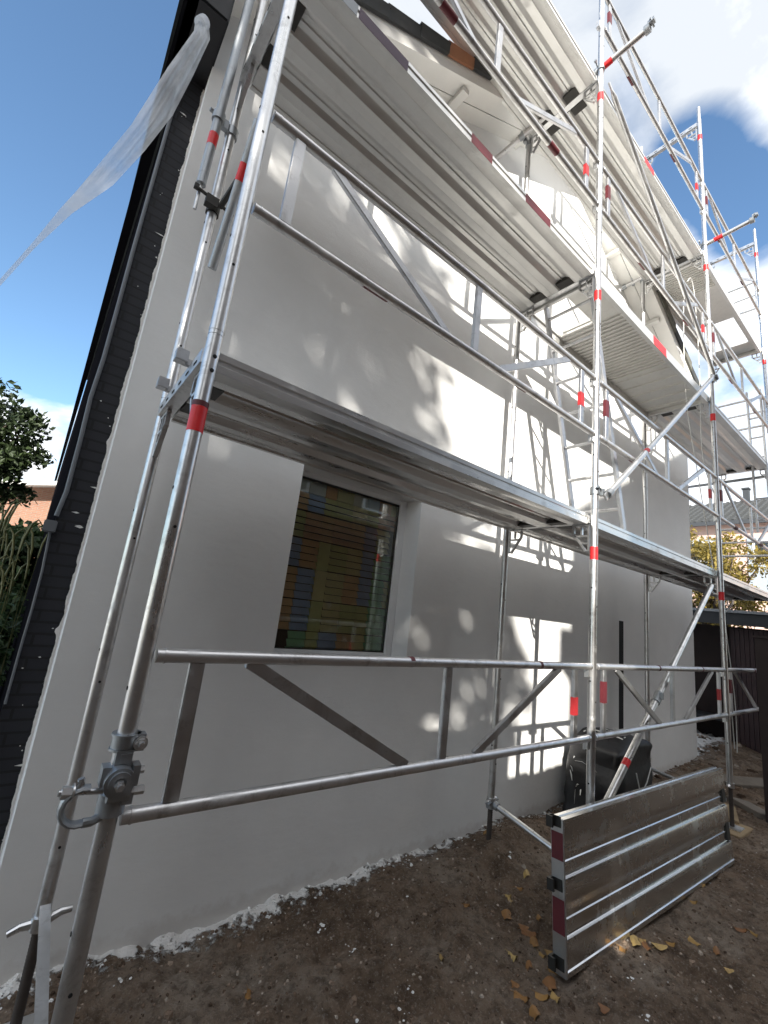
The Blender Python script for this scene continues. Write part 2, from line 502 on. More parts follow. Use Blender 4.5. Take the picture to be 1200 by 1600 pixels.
def scaffold_frame(i, k):
    X = XS[i]; z0, z1 = LV[k], LV[k + 1]
    lab = {0: 'galvanised scaffold frame of the %s', 1: 'grey steel scaffold frame of the %s',
           2: 'steel H-shaped scaffold frame of the %s', 3: 'slim steel scaffold frame of the %s'}[i] % LIFT[k] + ' ' + WHERE[i]
    t = thing('scaffold_portal', lab, 'scaffold frame', (X, YO, z0), 'scaffold frames')
    n = 28 if i == 0 else 16
    for y in (YO, YI):
        q = MB()
        q.tube((X, y, z0 + .032), (X, y, z1 + .03), RP, n)
        if k > 0:   # crimped joint just above the deck below
            q.ring((X, y, z0 + .05), (0, 0, 1), RP - .001, RP + .0012, .006, n)
        # spigot that carries the next frame
        q.tube((X, y, z1 + .03), (X, y, z1 + (.24 if k == 3 else .06)), .0195, n)
        post = q.build('post', M['galv'], t)
        for dz in (.42, 1.0, 1.58):
            h = MB(); h.tube((X - .0255, y, z0 + dz), (X - .02, y, z0 + dz), .0055, 8); h.build('pin_hole', M['hole'], post, smooth=0)
            if i < 2:
                h = MB(); h.tube((X, y - .0255, z0 + dz - .12), (X, y - .02, z0 + dz - .12), .005, 8); h.build('pin_hole', M['hole'], post, smooth=0)
        if i == 0:
            for dz in (-.05, -.10):
                h = MB(); h.tube((X + .006, y - .0253, z1 + dz), (X + .006, y - .021, z1 + dz), .007, 10); h.build('pin_hole', M['hole'], post, smooth=0)
    # U-shaped transom, open to the top
    q = MB()
    y0, y1 = YO + RP - .002, YI - RP + .002
    prof = [(-.026, .0), (-.026, -.052), (.026, -.052), (.026, 0), (.020, 0), (.020, -.046), (-.020, -.046), (-.020, 0)]
    q.extrude([(X + a, z1 - .012 + b) for a, b in prof], 'Y', y0, y1)
    tr = q.build('transom', M['galv'], t, smooth=0)
    for j in range(6):
        yy = y0 + .07 + j * (y1 - y0 - .14) / 5
        h = MB(); h.obox((X - .0265, yy, z1 - .042), .003, .035, .008); h.build('slot', M['hole'], tr, smooth=0)
    # pierced corner gussets
    for y, s in ((YO, 1), (YI, -1)):
        q = MB()
        zt = z1 - .066
        a = (X, y + s * (RP + .001), zt); b = (X, y + s * .15, zt); c = (X, y + s * (RP + .001), zt - .19)
        d = (X, y + s * .15, zt - .07); e = (X, y + s * .055, zt - .19)
        up = (1, 0, 0)
        q.bar(V(a) + V((0, 0, -.008)), V(b) + V((0, 0, -.008)), .014, .018, up)
        q.bar((X, y + s * (RP + .010), zt - .018), (X, y + s * (RP + .010), zt - .19), .013, .018, up)
        q.bar(V(b) + V((0, -s * .008, -.018)), V(d) + V((0, -s * .008, 0)), .013, .018, up)
        q.bar(V(d) + V((0, -s * .008, .006)), e, .0125, .020, up)
        q.bar((X, y + s * .045, zt - .184), (X, y + s * .062, zt - .184), .012, .016, up)
        q.bar((X, y + s * .045, zt - .085), (X, y + s * .135, zt - .085), .0115, .020, up)
        q.bar((X, y + s * .085, zt - .018), (X, y + s * .085, zt - .075), .0112, .018, up)
        q.bar((X, y + s * .045, zt - .135), (X, y + s * .09, zt - .135), .0112, .016, up)
        q.build('gusset', M['galv'], t, smooth=0)
    # clips that hold the guard frames, on the wall side of the outer post
    for z in (GT[k], GB[k]):
        for s in (-1, 1):
            if i == 0 or (i == 3 and s > 0): continue
            q = MB()
            q.obox((X + s * .036, YO + .01, z - .045), .034, .03, .034)
            q.obox((X + s * .034, YO + .002, z - .012), .026, .012, .05)
            q.obox((X + s * .05, YO + .018, z - .030), .008, .012, .075)
            q.build('guard_clip', M['galv'], t, smooth=0)
    # bands of red tape
    zb = z1 - .26
    q = MB(); q.ring((X, YO, zb - .01), (0, 0, 1), RP - .002, RP + .0009, .085, n)
    q.build('red_band', M['red'], t)
    if i == 0:
        q = MB(); q.ring((X, YO, zb + .042), (0, 0, 1), RP - .002, RP + .0012, .018, n)
        q.build('dark_band', M['maroon'], t)
    return t


def tape(t, a, b, r, mat, name='tape'):
    q = MB(); a, b = V(a), V(b)
    q.ring((a + b) / 2, b - a, r - .002, r + .001, (b - a).length, 16)
    return q.build(name, mat, t)


GLAB = {0: 'lowest', 1: 'second', 2: 'third', 3: 'topmost'}


def guard_frame(i, k):
    x0, x1 = XS[i], XS[i + 1]; zt, zb = GT[k], GB[k]
    lab = 'double tube guardrail frame of the %s bay, %s row up' % (BAY[i], GLAB[k])
    t = thing('guardrail', lab, 'guardrail', (x0, YO, zb), 'guardrail frames on the outer side')
    sag = random.uniform(-.004, .004)
    for z in (zt, zb):
        q = MB()
        pts = [(x0 + RP + .006 + (x1 - x0 - 2 * RP - .012) * j / 8, YO + sag * math.sin(PI * j / 8), z + sag * .5 * math.sin(PI * j / 8)) for j in range(9)]
        q.path(pts, .0205, 20 if i == 0 else 14)
        for xe in (x0 + RP + .03, x1 - RP - .03):
            q.ring((xe, YO, z), (1, 0, 0), .019, .0225, .006, 16)
        tb = q.build('top_tube' if z == zt else 'bottom_tube', M['alu_tube'], t)
    L = x1 - x0
    ups = [.15, L / 2 - .03, L - .21]
    for j, u in enumerate(ups):
        q = MB(); q.bar((x0 + u, YO, zb + .017), (x0 + u, YO, zt - .017), .022, .044, (1, 0, 0))
        up_ = q.build('upright', M['alu_flat'], t, smooth=0, bevel=.003)
        if j == 2 and i < 2:
            q = MB(); q.obox((x0 + u, YO, zb + .19), .0455, .0235, .10); q.build('red_mark', M['shaded_red'], t, smooth=0)
        if j == 0 and i > 0:
            q = MB(); q.obox((x0 + u, YO, zb + .26), .0455, .0235, .13); q.build('red_mark', M['maroon'], t, smooth=0)
    for (a, b) in ((.31, 1.05), (L - .38, L - 1.10)):
        q = MB(); q.bar((x0 + a, YO, zt - .012), (x0 + b, YO, zb + .012), .020, .040, (0, 1, 0), PI / 2)
        q.build('diagonal', M['alu_flat'], t, smooth=0, bevel=.003)
    if k > 0:
        sh = .22 if k == 2 else 0
        for u in (.60 + sh, 1.68 + sh):
            w = random.uniform(.05, .075)
            tape(t, (x0 + u - w, YO, zb), (x0 + u + w, YO, zb), .0207, M['maroon'], 'dark_tape')
    else:
        for u in (1.02, 1.98):
            tape(t, (x0 + u - .012, YO, zt), (x0 + u + .012, YO, zt), .0207, M['maroon'], 'dark_tape')
    return t


DW0, DW1 = YO + .030, YI - .030    # deck edges


def deck_profile(y0, y1, z):
    """underside of a ribbed aluminium deck, outer edge first, as a closed outline"""
    w = y1 - y0; h = .072
    fl = -h + .006
    P = [(0, 0), (0, -.022), (.006, -.026), (.006, -.040), (0, -.044), (0, -h), (.022, -h), (.026, fl)]
    for c in (.075,): P += [(c - .004, fl), (c, fl - .0016), (c + .004, fl)]
    P += [(.128, fl), (.140, fl + .003), (.176, -.036), (.182, -.034), (.204, -.034), (.209, -.043), (.214, -.043), (.219, -.034), (.240, -.034), (.246, -.036),
          (.276, fl + .003), (.288, fl)]
    for c in (.332,): P += [(c - .004, fl), (c, fl - .0016), (c + .004, fl)]
    P += [(.374, fl), (.386, fl + .003), (.418, -.036), (.424, -.034), (.444, -.034), (.449, -.043), (.454, -.043), (.459, -.034), (.478, -.034), (.484, -.036),
          (.508, fl + .003), (.520, fl), (.555, fl), (.559, fl - .0016), (.563, fl)]
    P += [(w - .026, fl), (w - .022, -h), (w, -h), (w, -.044), (w - .006, -.040), (w - .006, -.026), (w, -.022), (w, 0)]
    return [(y0 + p, z + q) for p, q in P]


def deck_parts(t, x0, x1, y0, y1, z, mat, marks=()):
    q = MB(); q.extrude(deck_profile(y0, y1, z), 'X', x0, x1)
    body = q.build('deck_plate', mat, t, smooth=25)
    # ribs on the top
    w = y1 - y0
    for s, xe in ((-1, x0), (1, x1)):
        for p in (.20, .44):
            q = MB()
            q.box(min(xe - s * .001, xe - s * .075), max(xe - s * .001, xe - s * .075), y0 + p - .055, y0 + p + .062, z - .064, z - .032)
            q.build('end_stop', M['claw'], t, smooth=0)
        for p in (.05, .22, .40, .57):
            q = MB()
            q.box(min(xe, xe + s * .042), max(xe, xe + s * .042), y0 + p - .02, y0 + p + .02, z - .006, z + .002)
            q.box(min(xe + s * .036, xe + s * .042), max(xe + s * .036, xe + s * .042), y0 + p - .02, y0 + p + .02, z - .03, z - .006)
            q.build('claw', M['alu_flat'], t, smooth=0)
    for (a, b, mt) in marks:
        q = MB(); q.box(a, b, y0 - .0012, y0 + .0008, z - .070, z - .002)
        q.build('paint_mark', mt, t, smooth=0)
    return body


DECKW = {1: 'lowest', 2: 'second', 3: 'top'}


def deck(i, k, marks=()):
    x0, x1 = XS[i] + .032, XS[i + 1] - .032
    z = LV[k] - .002
    kind = 'dull grey' if (i, k) == (2, 2) else 'ribbed aluminium'
    t = thing('scaffold_deck', '%s scaffold deck of the %s bay on the %s level' % (kind, BAY[i], DECKW[k]), 'scaffold deck', (x0, DW0, z), 'scaffold decks')
    deck_parts(t, x0, x1, DW0, DW1, z, M['alu_worn'] if k == 1 else M['alu_deck'], marks)
    if i == 0 and k == 1:
        for yy in (1.66, 1.97):
            q = MB(); q.box(x0 - .105, x0 - .062, yy - .022, yy + .022, z + .010, z + .055); q.box(x0 - .07, x0 + .02, yy - .01, yy + .01, z + .004, z + .03)
            q.build('deck_lock', M['alu_flat'], t, smooth=0, bevel=.002)
    return t


def hatch_deck(i, k, hx0, hx1, hy0, hy1, ribs, marks=()):
    x0, x1 = XS[i] + .032, XS[i + 1] - .032
    z = LV[k] - .002
    where = 'with open trapdoor at the far end' if i == 2 else 'with dense cross ribs and ladder opening'
    t = thing('hatch_deck', 'aluminium access deck of the %s bay %s' % (BAY[i], where), 'scaffold deck', (x0, DW0, z), 'scaffold decks')
    for nm, y0, y1 in (('side_beam', DW0, DW0 + .03), ('side_beam', DW1 - .03, DW1)):
        q = MB(); q.box(x0, x1, y0, y1, z - .10, z); q.box(x0, x1, y0 - .004 if y0 == DW0 else y1, y0 if y0 == DW0 else y1 + .004, z - .10, z - .085)
        q.build(nm, M['alu_deck'], t, smooth=0)
    ya, yb = DW0 + .03, DW1 - .03
    q = MB()
    zs = z - .026
    for (a, b, c, d) in ((x0, hx0, ya, yb), (hx1, x1, ya, yb), (hx0, hx1, ya, hy0), (hx0, hx1, hy1, yb)):
        if b - a > .01 and d - c > .01: q.box(a, b, c, d, zs - .010, zs + .012)
    # rounded cross ribs rolled into the sheet
    for r in ribs:
        q.box(r - .007, r + .007, ya, yb, zs - .024, zs - .010)
    q.build('deck_sheet', M['alu_sheet'], t, smooth=0)
    for xx in (x0 + .001, x1 - .031):
        q = MB(); q.box(xx, xx + .03, ya, yb, z - .085, z - .041); q.build('end_beam', M['alu_deck'], t, smooth=0)
    for s, xe in ((-1, x0), (1, x1)):
        for p in (.05, .57):
            q = MB()
            q.box(min(xe, xe + s * .042), max(xe, xe + s * .042), DW0 + p - .02, DW0 + p + .02, z - .006, z + .002)
            q.box(min(xe + s * .036, xe + s * .042), max(xe + s * .036, xe + s * .042), DW0 + p - .02, DW0 + p + .02, z - .03, z - .006)
            q.build('claw', M['alu_flat'], t, smooth=0)
    # trapdoor leaf folded back on the deck
    q = MB()
    if i == 2: q.bar((hx0 - .01, (hy0 + hy1) / 2, z + .01), (hx0 - .60, (hy0 + hy1) / 2, z + .30), hy1 - hy0 - .02, .016)
    else: q.bar((hx1 + .01, (hy0 + hy1) / 2, z + .02), (hx1 + .46, (hy0 + hy1) / 2, z + .06), hy1 - hy0 - .02, .016)
    q.build('trapdoor', M['alu_deck'], t, smooth=0)
    for (a, b, mt) in marks:
        q = MB(); q.box(a, b, DW0 - .0052, DW0 - .0042, z - .099, z - .086); q.box(a, b, DW0 - .0012, DW0 + .0008, z - .083, z - .003)
        q.build('paint_mark', mt, t, smooth=0)
    return t


for i in range(4):
    for k in range(4):
        if i == 0 and k > 2: continue
        scaffold_frame(i, k)
for i in range(3):
    for k in range(4):
        if i == 0 and k > 2: continue
        guard_frame(i, k)
for i in range(3):
    deck(i, 1)
deck(0, 2, [(.40, .59, M['zinc']), (.60, .91, M['purple']), (1.41, 1.60, M['maroon']), (1.95, 2.24, M['maroon'])])
hatch_deck(1, 2, 2.96, 3.42, 1.74, 2.06, [3.46 + .055 * j for j in range(19)] + [4.55 + .2 * j for j in range(5)], [(3.98, 4.28, M['red'])])
deck(2, 2)
deck(0, 3); deck(1, 3, [(3.84, 4.06, M['red'])])
hatch_deck(2, 3, 7.06, 7.86, 1.53, 1.98, [5.60 + .045 * j for j in range(14)])


def base_jack(i, y, label, zg=0.0, hl=.02):
    X = XS[i]
    t = thing('base_jack', label, 'base jack', (X, y, zg), 'screw base jacks')
    q = MB(); q.box(X - .075, X + .075, y - .075, y + .075, zg + .002, zg + .010); q.build('base_plate', M['galv'], t, smooth=0)
    q = MB()
    n = 40
    pts = [(X, y, zg + .010 + (.44 - .01) * j / (2 * n)) for j in range(2 * n + 1)]
    q.path(pts, [(.0185 if j % 2 else .0160) for j in range(2 * n + 1)], 14)
    q.build('spindle', M['rusty'], t, smooth=60)
    q = MB(); zc = zg + .355
    q.tube((X, y, zc - .022), (X, y, zc + .022), .031, 18)
    d = V((.97, -.10, .16)).normalized()
    for s in (-1, 1):
        a = V((X, y, zc)) + d * s * .026
        b = V((X, y, zc)) + d * s * (.03 + hl) + V((0, 0, .006 * s))
        q.path([a, (a + b) / 2 + V((0, 0, .006)), b], [.016, .013, .0105], 10)
    q.build('wing_nut', M['galv'], t)
    return t


def sleeper(x, y, label, rz=0, l=.5):
    q = MB(); q.obox((x, y, -.022), l, .22, .045, Matrix.Rotation(rz, 3, 'Z'))
    tag(q.build('timber_sleeper', M['sleeper'], None, (x, y, -.03), bevel=.004), label, 'timber board', 'boards under the scaffold feet')


base_jack(0, YI, 'screw jack with wing nut under the left inner post on a timber board', 0, .062)
base_jack(0, YO, 'screw jack under the left outer post nearest the viewer')
base_jack(1, YI, 'screw jack half buried in soil under the inner post right of the window')
base_jack(1, YO, 'screw jack behind the leaning deck panel under the outer middle post')
base_jack(2, YO, 'screw jack on rubble under the outer post right of the leaning panel')
base_jack(2, YI, 'screw jack by the wall right of the black plastic bundle')
sleeper(.24, YI + .02, 'pale timber board under the left inner jack', .12, .42)
sleeper(2.86, YI, 'timber board in the soil under the inner middle jack', .05, .4)
sleeper(.30, YO, 'timber board under the left outer jack', .02, .4)
sleeper(5.51, YO, 'timber board under the outer jack right of the leaning panel', 0, .4)
# flat galvanised strap that leaves the left jack towards the viewer
q = MB()
a = V((.285, 2.085, .43)); b = V((.282, 1.50, .36))
q.bar(a, b, .032, .006, (1, 0, 0), PI / 2)
t = tag(q.build('steel_strap', M['galv'], None, a, smooth=0), 'flat steel strap running from the left inner jack to the near post', 'steel strap')


def half_coupler(q, c, axis, r=RP, h=.05):
    q.ring(c, axis, r + .0005, r + .008, h, 20)


def tube_thing(name, label, cat, a, b, r, bands=(), mat=None, group=None, coupl=(), flat_ends=False, end_pin=None):
    a, b = V(a), V(b)
    t = thing(name, label, cat, tuple(a), group)
    q = MB(); d = (b - a).normalized()
    if flat_ends:
        L = (b - a).length
        pts = [a, a + d * .06, a + d * .12, b - d * .12, b - d * .06, b]
        q.path(pts, r, 14, flat=[(.35, 1.25), (.35, 1.25), (1, 1), (1, 1), (.35, 1.25), (.35, 1.25)])
    else:
        q.tube(a, b, r, 18)
    q.build('tube', mat or M['galv'], t)
    for (f, w, mt) in bands:
        p = a.lerp(b, f)
        tape(t, p - d * w / 2, p + d * w / 2, r, mt, 'red_band')
    for (f, post_xy) in coupl:
        p = a.lerp(b, f)
        q = MB(); half_coupler(q, p, d, r)
        pp = V((post_xy[0], post_xy[1], p.z))
        half_coupler(q, pp, (0, 0, 1))
        mid = (p + pp) / 2
        q.obox(mid, .03, .03, .05)
        q.tube(mid + V((-.07, -.01, .02)), mid + V((.07, .01, .02)), .006, 8)
        q.tube(mid + V((-.085, -.012, .02)), mid + V((-.066, -.009, .02)), .011, 6)
        q.build('coupler', M['cast'], t)
    if end_pin:
        q = MB(); q.path([b, b + d * .05, b + d * .09 + V((0, 0, -.02)), b + d * .10 + V((0, 0, -.05))], .008, 8); q.build('hook', M['galv'], t)
    return t


# bracing tubes on the outer side
yb = YO - .052
tube_thing('diagonal_brace', 'diagonal brace with red band rising behind the leaning deck panel', 'brace', (2.93, YO + .052, .36), (5.40, YO + .052, 2.20), RP,
           [(.21, .06, M['red'])], group='diagonal braces of the middle bay', flat_ends=False)
tube_thing('diagonal_brace', 'diagonal brace rising from the lowest deck to the second deck', 'brace', (2.90, yb, 2.50), (5.42, yb, 4.55), .0215,
           [(.27, .05, M['red'])], group='diagonal braces of the middle bay', flat_ends=True, coupl=[(.02, (2.859, YO))])
tube_thing('diagonal_brace', 'diagonal brace falling from the top deck to the far post', 'brace', (2.90, yb, 6.22), (5.50, yb, 4.52), .0215,
           [], group='diagonal braces of the middle bay', flat_ends=True, coupl=[(.985, (5.51, YO))])
q = MB()
c = V((4.0, YO + .052, .36 + (4.0 - 2.93) / (5.40 - 2.93) * 1.84)); dd = V((2.47, 0, 1.84)).normalized()
q.ring(c, dd, RP, RP + .008, .10, 18); q.obox(c + V((.0, -.03, .02)), .03, .02, .05)
tag(q.build('tube_sleeve', M['cast'], None, c), 'cast sleeve joining the two lengths of the lower diagonal brace', 'coupler')
# tie tubes through the frames at the top deck
e0 = bp(1014, 44, X=2.93); e1 = bp(775, 248, X=2.70)
tube_thing('tie_tube', 'tie tube with red band sticking out past the tall middle post', 'tie tube', e0, e1, RP, [(.235, .085, M['red']), (.30, .02, M['cast'])],
           group='wall tie tubes', coupl=[(.30, (2.859, YO)), (.80, (2.859, YI))], end_pin=True, mat=M['alu_tube'])
e0 = bp(1177, 343, X=5.57); e1 = bp(935, 470, X=5.45)
tube_thing('tie_tube', 'tie tube with red band sticking out past the right middle post', 'tie tube', e0, e1, RP, [(.19, .085, M['red'])],
           group='wall tie tubes', coupl=[(.32, (5.51, YO)), (.8, (5.51, YI))], end_pin=True, mat=M['alu_tube'])
for e, nm in ((bp(1014, 44, X=2.93), 'first'), (bp(1177, 343, X=5.57), 'second')):
    q = MB(); q.ring(e + V((0, .01, 0)), (0, 1, 0), RP, RP + .012, .04, 16); q.obox(e + V((0, -.02, .045)), .04, .05, .03); q.tube(e + V((-.03, -.02, .05)), e + V((.05, -.02, .05)), .008, 8)
    tag(q.build('end_coupler', M['cast'], None, e), 'open coupler on the end of the tie tube past the ' + ('tall middle post' if nm == 'first' else 'right middle post'), 'coupler', 'end couplers')
# low transverse tubes
tube_thing('ground_tube', 'thin steel tube running from inner middle post foot towards the leaning panel', 'tube', (2.87, YI - .03, .335), (2.93, YO + .05, .20), .019,
           group='low cross tubes', coupl=[(.0, (2.859, YI))])
tube_thing('ground_tube', 'dark thin tube low on the wall right of the black bundle', 'tube', (5.52, YI - .03, .26), (5.56, YO + .05, .20), .017, group='low cross tubes', mat=M['cast'])
# loose tubes clamped to the left inner post
a = bp(396, -20, Y=2.10); b = bp(314, 288, Y=2.10)
tube_thing('loose_tube', 'dull tube with red band hanging beside the left inner post', 'tube', a, b, .0225, [(.80, .075, M['red'])], mat=M['cast'],
           group='loose tubes at the left end', coupl=[(.69, (XS[0], YI))], end_pin=True)
a = bp(404, 190, X=.33); b = bp(331, 420, X=.33)
tube_thing('loose_tube', 'short slanting tube with red band behind the near left post', 'tube', a, b, .0205, [(.34, .08, M['red'])], mat=M['cast'],
           group='loose tubes at the left end')
p = bp(324, 330, X=.29)
t = thing('swivel_clamp', 'dark bolted clamp on the left inner post under the hanging tube', 'coupler', (XS[0], YI, p.z), 'clamps')
q = MB(); half_coupler(q, (XS[0], YI, 3.47), (0, 0, 1)); q.obox((XS[0] - .02, YI - .045, 3.47), .06, .04, .05); q.tube((XS[0] - .11, YI - .05, 3.50), (XS[0] + .07, YI - .05, 3.47), .008, 8)
q.obox((XS[0] - .10, YI - .05, 3.50), .022, .022, .022)
q.build('clamp_body', M['claw'], t)
q = MB(); q.path([(XS[0] + .02, YI - .06, 3.46), (XS[0] + .045, YI - .22, 3.52), (XS[0] + .05, YI - .33, 3.62)], .014, 8); q.build('swivel_arm', M['claw'], t)

# the big swivel coupler on the near left post
cx, cy = XS[0], YO
t = thing('swivel_coupler', 'heavy cast double coupler with open jaw on the near left post', 'coupler', (cx, cy, 1.0))
q = MB(); q.ring((cx, cy, 1.163), (0, 0, 1), RP + .0005, RP + .0085, .040, 28)
q.ring((cx, cy, 1.181), (0, 0, 1), RP + .002, RP + .012, .006, 28); q.ring((cx, cy, 1.145), (0, 0, 1), RP + .002, RP + .012, .006, 28)
q.obox((cx + .034, cy - .012, 1.163), .022, .030, .042)
q.build('upper_band', M['cast'], t)
q = MB(); q.tube((cx + .034, cy - .028, 1.162), (cx + .034, cy - .040, 1.162), .0135, 6); q.tube((cx + .034, cy - .040, 1.162), (cx + .034, cy - .052, 1.162), .0075, 12)
q.ring((cx + .034, cy - .029, 1.162), (0, 1, 0), .004, .018, .004, 18)
q.build('bolt', M['galv'], t)
q = MB(); q.obox((cx, cy - .020, 1.128), .040, .030, .040); q.obox((cx + .004, cy - .036, 1.13), .026, .008, .022)
q.tube((cx - .004, cy - .020, 1.080), (cx - .004, cy - .068, 1.080), .036, 20); q.ring((cx - .004, cy - .069, 1.082), (0, 1, 0), .014, .027, .014, 20)
q.obox((cx - .036, cy - .030, 1.092), .020, .040, .046); q.obox((cx + .034, cy - .030, 1.088), .018, .040, .05)
q.tube((cx - .022, cy - .035, 1.050), (cx + .030, cy - .035, 1.050), .024, 14)
q.ring((cx, cy, 1.012), (0, 0, 1), RP + .0005, RP + .010, .052, 24)
q.obox((cx + .028, cy - .025, 1.030), .026, .03, .028)
q.build('coupler_body', M['cast'], t, bevel=0)
q = MB(); q.tube((cx - .006, cy - .068, 1.080), (cx - .006, cy - .090, 1.080), .0125, 6); q.tube((cx - .006, cy - .09, 1.080), (cx - .006, cy - .100, 1.080), .0075, 10)
q.build('bolt', M['galv'], t)
q = MB(); q.tube((cx + .030, cy - .03, 1.096), (cx + .056, cy - .03, 1.096), .010, 6); q.build('bolt', M['galv'], t)
q = MB(); q.tube((cx + .03, cy - .03, 1.045), (cx + .066, cy - .03, 1.045), .0115, 6)
q.build('bolt', M['galv'], t)
q = MB()
pts = []
for j in range(11):
    an = math.radians(75 + j * 21)
    pts.append((cx - .072 + .042 * math.cos(an), cy - .022, 1.022 + .042 * math.sin(an)))
q.path(pts, .0105, 10, flat=[(1.5, .8)] * 11)
q.path([pts[-1], V(pts[-1]) + V((.02, 0, .0)), (cx - .02, cy - .01, .985)], .011, 10)
q.build('open_jaw', M['cast'], t)
q = MB(); q.tube((cx - .128, cy - .024, 1.060), (cx - .030, cy - .024, 1.052), .0075, 12)
q.tube((cx - .122, cy - .024, 1.060), (cx - .100, cy - .024, 1.058), .015, 6); q.ring((cx - .097, cy - .024, 1.058), (1, 0, 0), .006, .020, .004, 16)
q.path([(cx - .090, cy - .024, 1.058), (cx - .082, cy - .024, 1.075), (cx - .086, cy - .024, 1.088)], .008, 8)
q.build('eye_bolt', M['galv'], t)


# ladders
def ladder(name, label, foot, head, ya, yb_, n, r=.017, mat=None):
    t = thing(name, label, 'ladder', (foot[0], (ya + yb_) / 2, foot[1]), 'aluminium ladders')
    f0, f1 = V((foot[0], 0, foot[1])), V((head[0], 0, head[1]))
    mat = M['alu_flat']
    for y in (ya, yb_):
        q = MB(); q.bar(f0 + V((0, y, 0)), f1 + V((0, y, 0)), .024, .052, (0, 1, 0), PI / 2)
        q.build('stringer', mat or M['alu_tube'], t, smooth=0, bevel=.003)
    for j in range(n):
        p = f0.lerp(f1, (j + .6) / n)
        q = MB(); q.tube(p + V((0, ya + .011, 0)), p + V((0, yb_ - .011, 0)), .013, 10); q.build('rung', mat or M['alu_tube'], t)
    return t


ladder('access_ladder', 'aluminium ladder leaning from the lowest deck up to the ribbed access deck', (3.47, 2.395), (2.90, 4.26), 1.50, 1.89, 7)
ladder('access_ladder', 'narrow ladder standing at the right end past the second deck', (8.10, 3.30), (7.98, 5.50), 1.46, 1.62, 7)


# rounded end guard frames beyond the house corner
def end_guard(z0, z1, label):
    X = XS[3] + .045; ya, yb_ = YO - .01, YI + .02; rc = .09
    t = thing('end_guard', label, 'guardrail', (X, YO, z0), 'rounded end guard frames')
    pts = []
    for (cy_, cz_, a0) in ((yb_ - rc, z1 - rc, 0), (ya + rc, z1 - rc, 90), (ya + rc, z0 + rc, 180), (yb_ - rc, z0 + rc, 270)):
        for j in range(6):
            an = math.radians(a0 + 18 * j)
            pts.append((X, cy_ + rc * math.cos(an), cz_ + rc * math.sin(an)))
    pts.append(pts[0])
    q = MB(); q.path(pts, .017, 10); q.build('rim_tube', M['alu_tube'], t)
    q = MB(); q.tube((X, yb_, (z0 + z1) / 2), (X, ya, (z0 + z1) / 2), .014, 10); q.build('middle_tube', M['alu_tube'], t)
    return t


end_guard(2.98, 3.40, 'rounded end guard low at the right end above the shed roof')
end_guard(5.02, 5.50, 'rounded end guard at the right end against bright cloud')
end_guard(7.10, 7.60, 'rounded end guard high at the right end against the sky')
tube_thing('end_rail', 'horizontal rail across the right end below the second deck', 'guardrail', (8.16, YO - .03, 4.16), (8.19, 2.56, 4.15), .021, mat=M['cast'],
           coupl=[(.995, (8.2, 2.60))])

# ropes hanging from the top deck
def hang(name, label, pts, r=.0045):
    P = [V(p) for p in pts]; out = []
    for j in range(len(P) - 1):
        p0 = P[max(j - 1, 0)]; p1 = P[j]; p2 = P[j + 1]; p3 = P[min(j + 2, len(P) - 1)]
        for s in range(8):
            u = s / 8
            out.append(.5 * ((2 * p1) + (p2 - p0) * u + (2 * p0 - 5 * p1 + 4 * p2 - p3) * u * u + (3 * p1 - p0 - 3 * p2 + p3) * u ** 3))
    out.append(P[-1])
    q = MB(); q.path(out, r, 8)
    tag(q.build(name, M['rope'], None, P[0]), label, 'rope', 'hanging white cords')
yr = YO + .05
hang('hanging_cord', 'white cord looping from the top deck down the right middle post', [bp(u, v, Y=yr) for u, v in ((1074, 440), (1080, 436), (1086, 470), (1092, 560), (1096, 690), (1104, 740), (1122, 800), (1132, 960), (1148, 1090), (1152, 1176))])
hang('hanging_cord', 'second white cord hanging straight beside the right middle post', [bp(u, v, Y=yr + .03) for u, v in ((1068, 470), (1069, 560), (1074, 640), (1090, 740), (1110, 860), (1131, 1000), (1142, 1100), (1148, 1170))])

# ------------------------------------------------------------------ leaning deck panel in the foreground
q0 = bp(887, 1530, Z=.012)
ax = V((1, -.030, 0)).normalized()
A = V((q0.x, q0.y, .012))
lean = V((.03, .055, .62)).normalized()       # up the panel
nrm = ax.cross(lean).normalized()             # towards ... the viewer side is -nrm or nrm
if nrm.y > 0: nrm = -nrm
Lp = 2.30; Wp = .64
t = thing('leaning_deck', 'spare ribbed aluminium deck standing on its edge on the soil', 'scaffold deck', tuple(A))


def pl(x, w, h):       # panel coordinates: along, up, out towards the viewer
    return A + ax * x + lean * w + nrm * (h - .070)


def steep(p):
    for a_, b_ in ((.140, .182), (.386, .424)):
        if a_ < p <= b_: return a_ + (p - a_) * .12
    return p


prof = [(steep(p) * Wp / (DW1 - DW0), -(q_ if (q_ < -.06 or p < .03 or p > .58) else -.066 + (q_ + .066) * .5)) for p, q_ in deck_profile(0, DW1 - DW0, 0) if abs(q_ + .0676) > .0003]
q = MB(); n_ = len(prof)
vs = [pl(0, p, h) for p, h in prof] + [pl(Lp, p, h) for p, h in prof]
q.add(vs, [(i, (i + 1) % n_, n_ + (i + 1) % n_, n_ + i) for i in range(n_)] + [tuple(range(n_ - 1, -1, -1)), tuple(range(n_, 2 * n_))])
q.build('deck_plate', M['alu_dull'], t, smooth=25)


def pbox(q, x0, x1, w0, w1, h0, h1):
    vs = [pl(x, w, h) for x in (x0, x1) for w in (w0, w1) for h in (h0, h1)]
    q.add(vs, [(0, 1, 3, 2), (4, 6, 7, 5), (0, 4, 5, 1), (2, 3, 7, 6), (0, 2, 6, 4), (1, 5, 7, 3)])


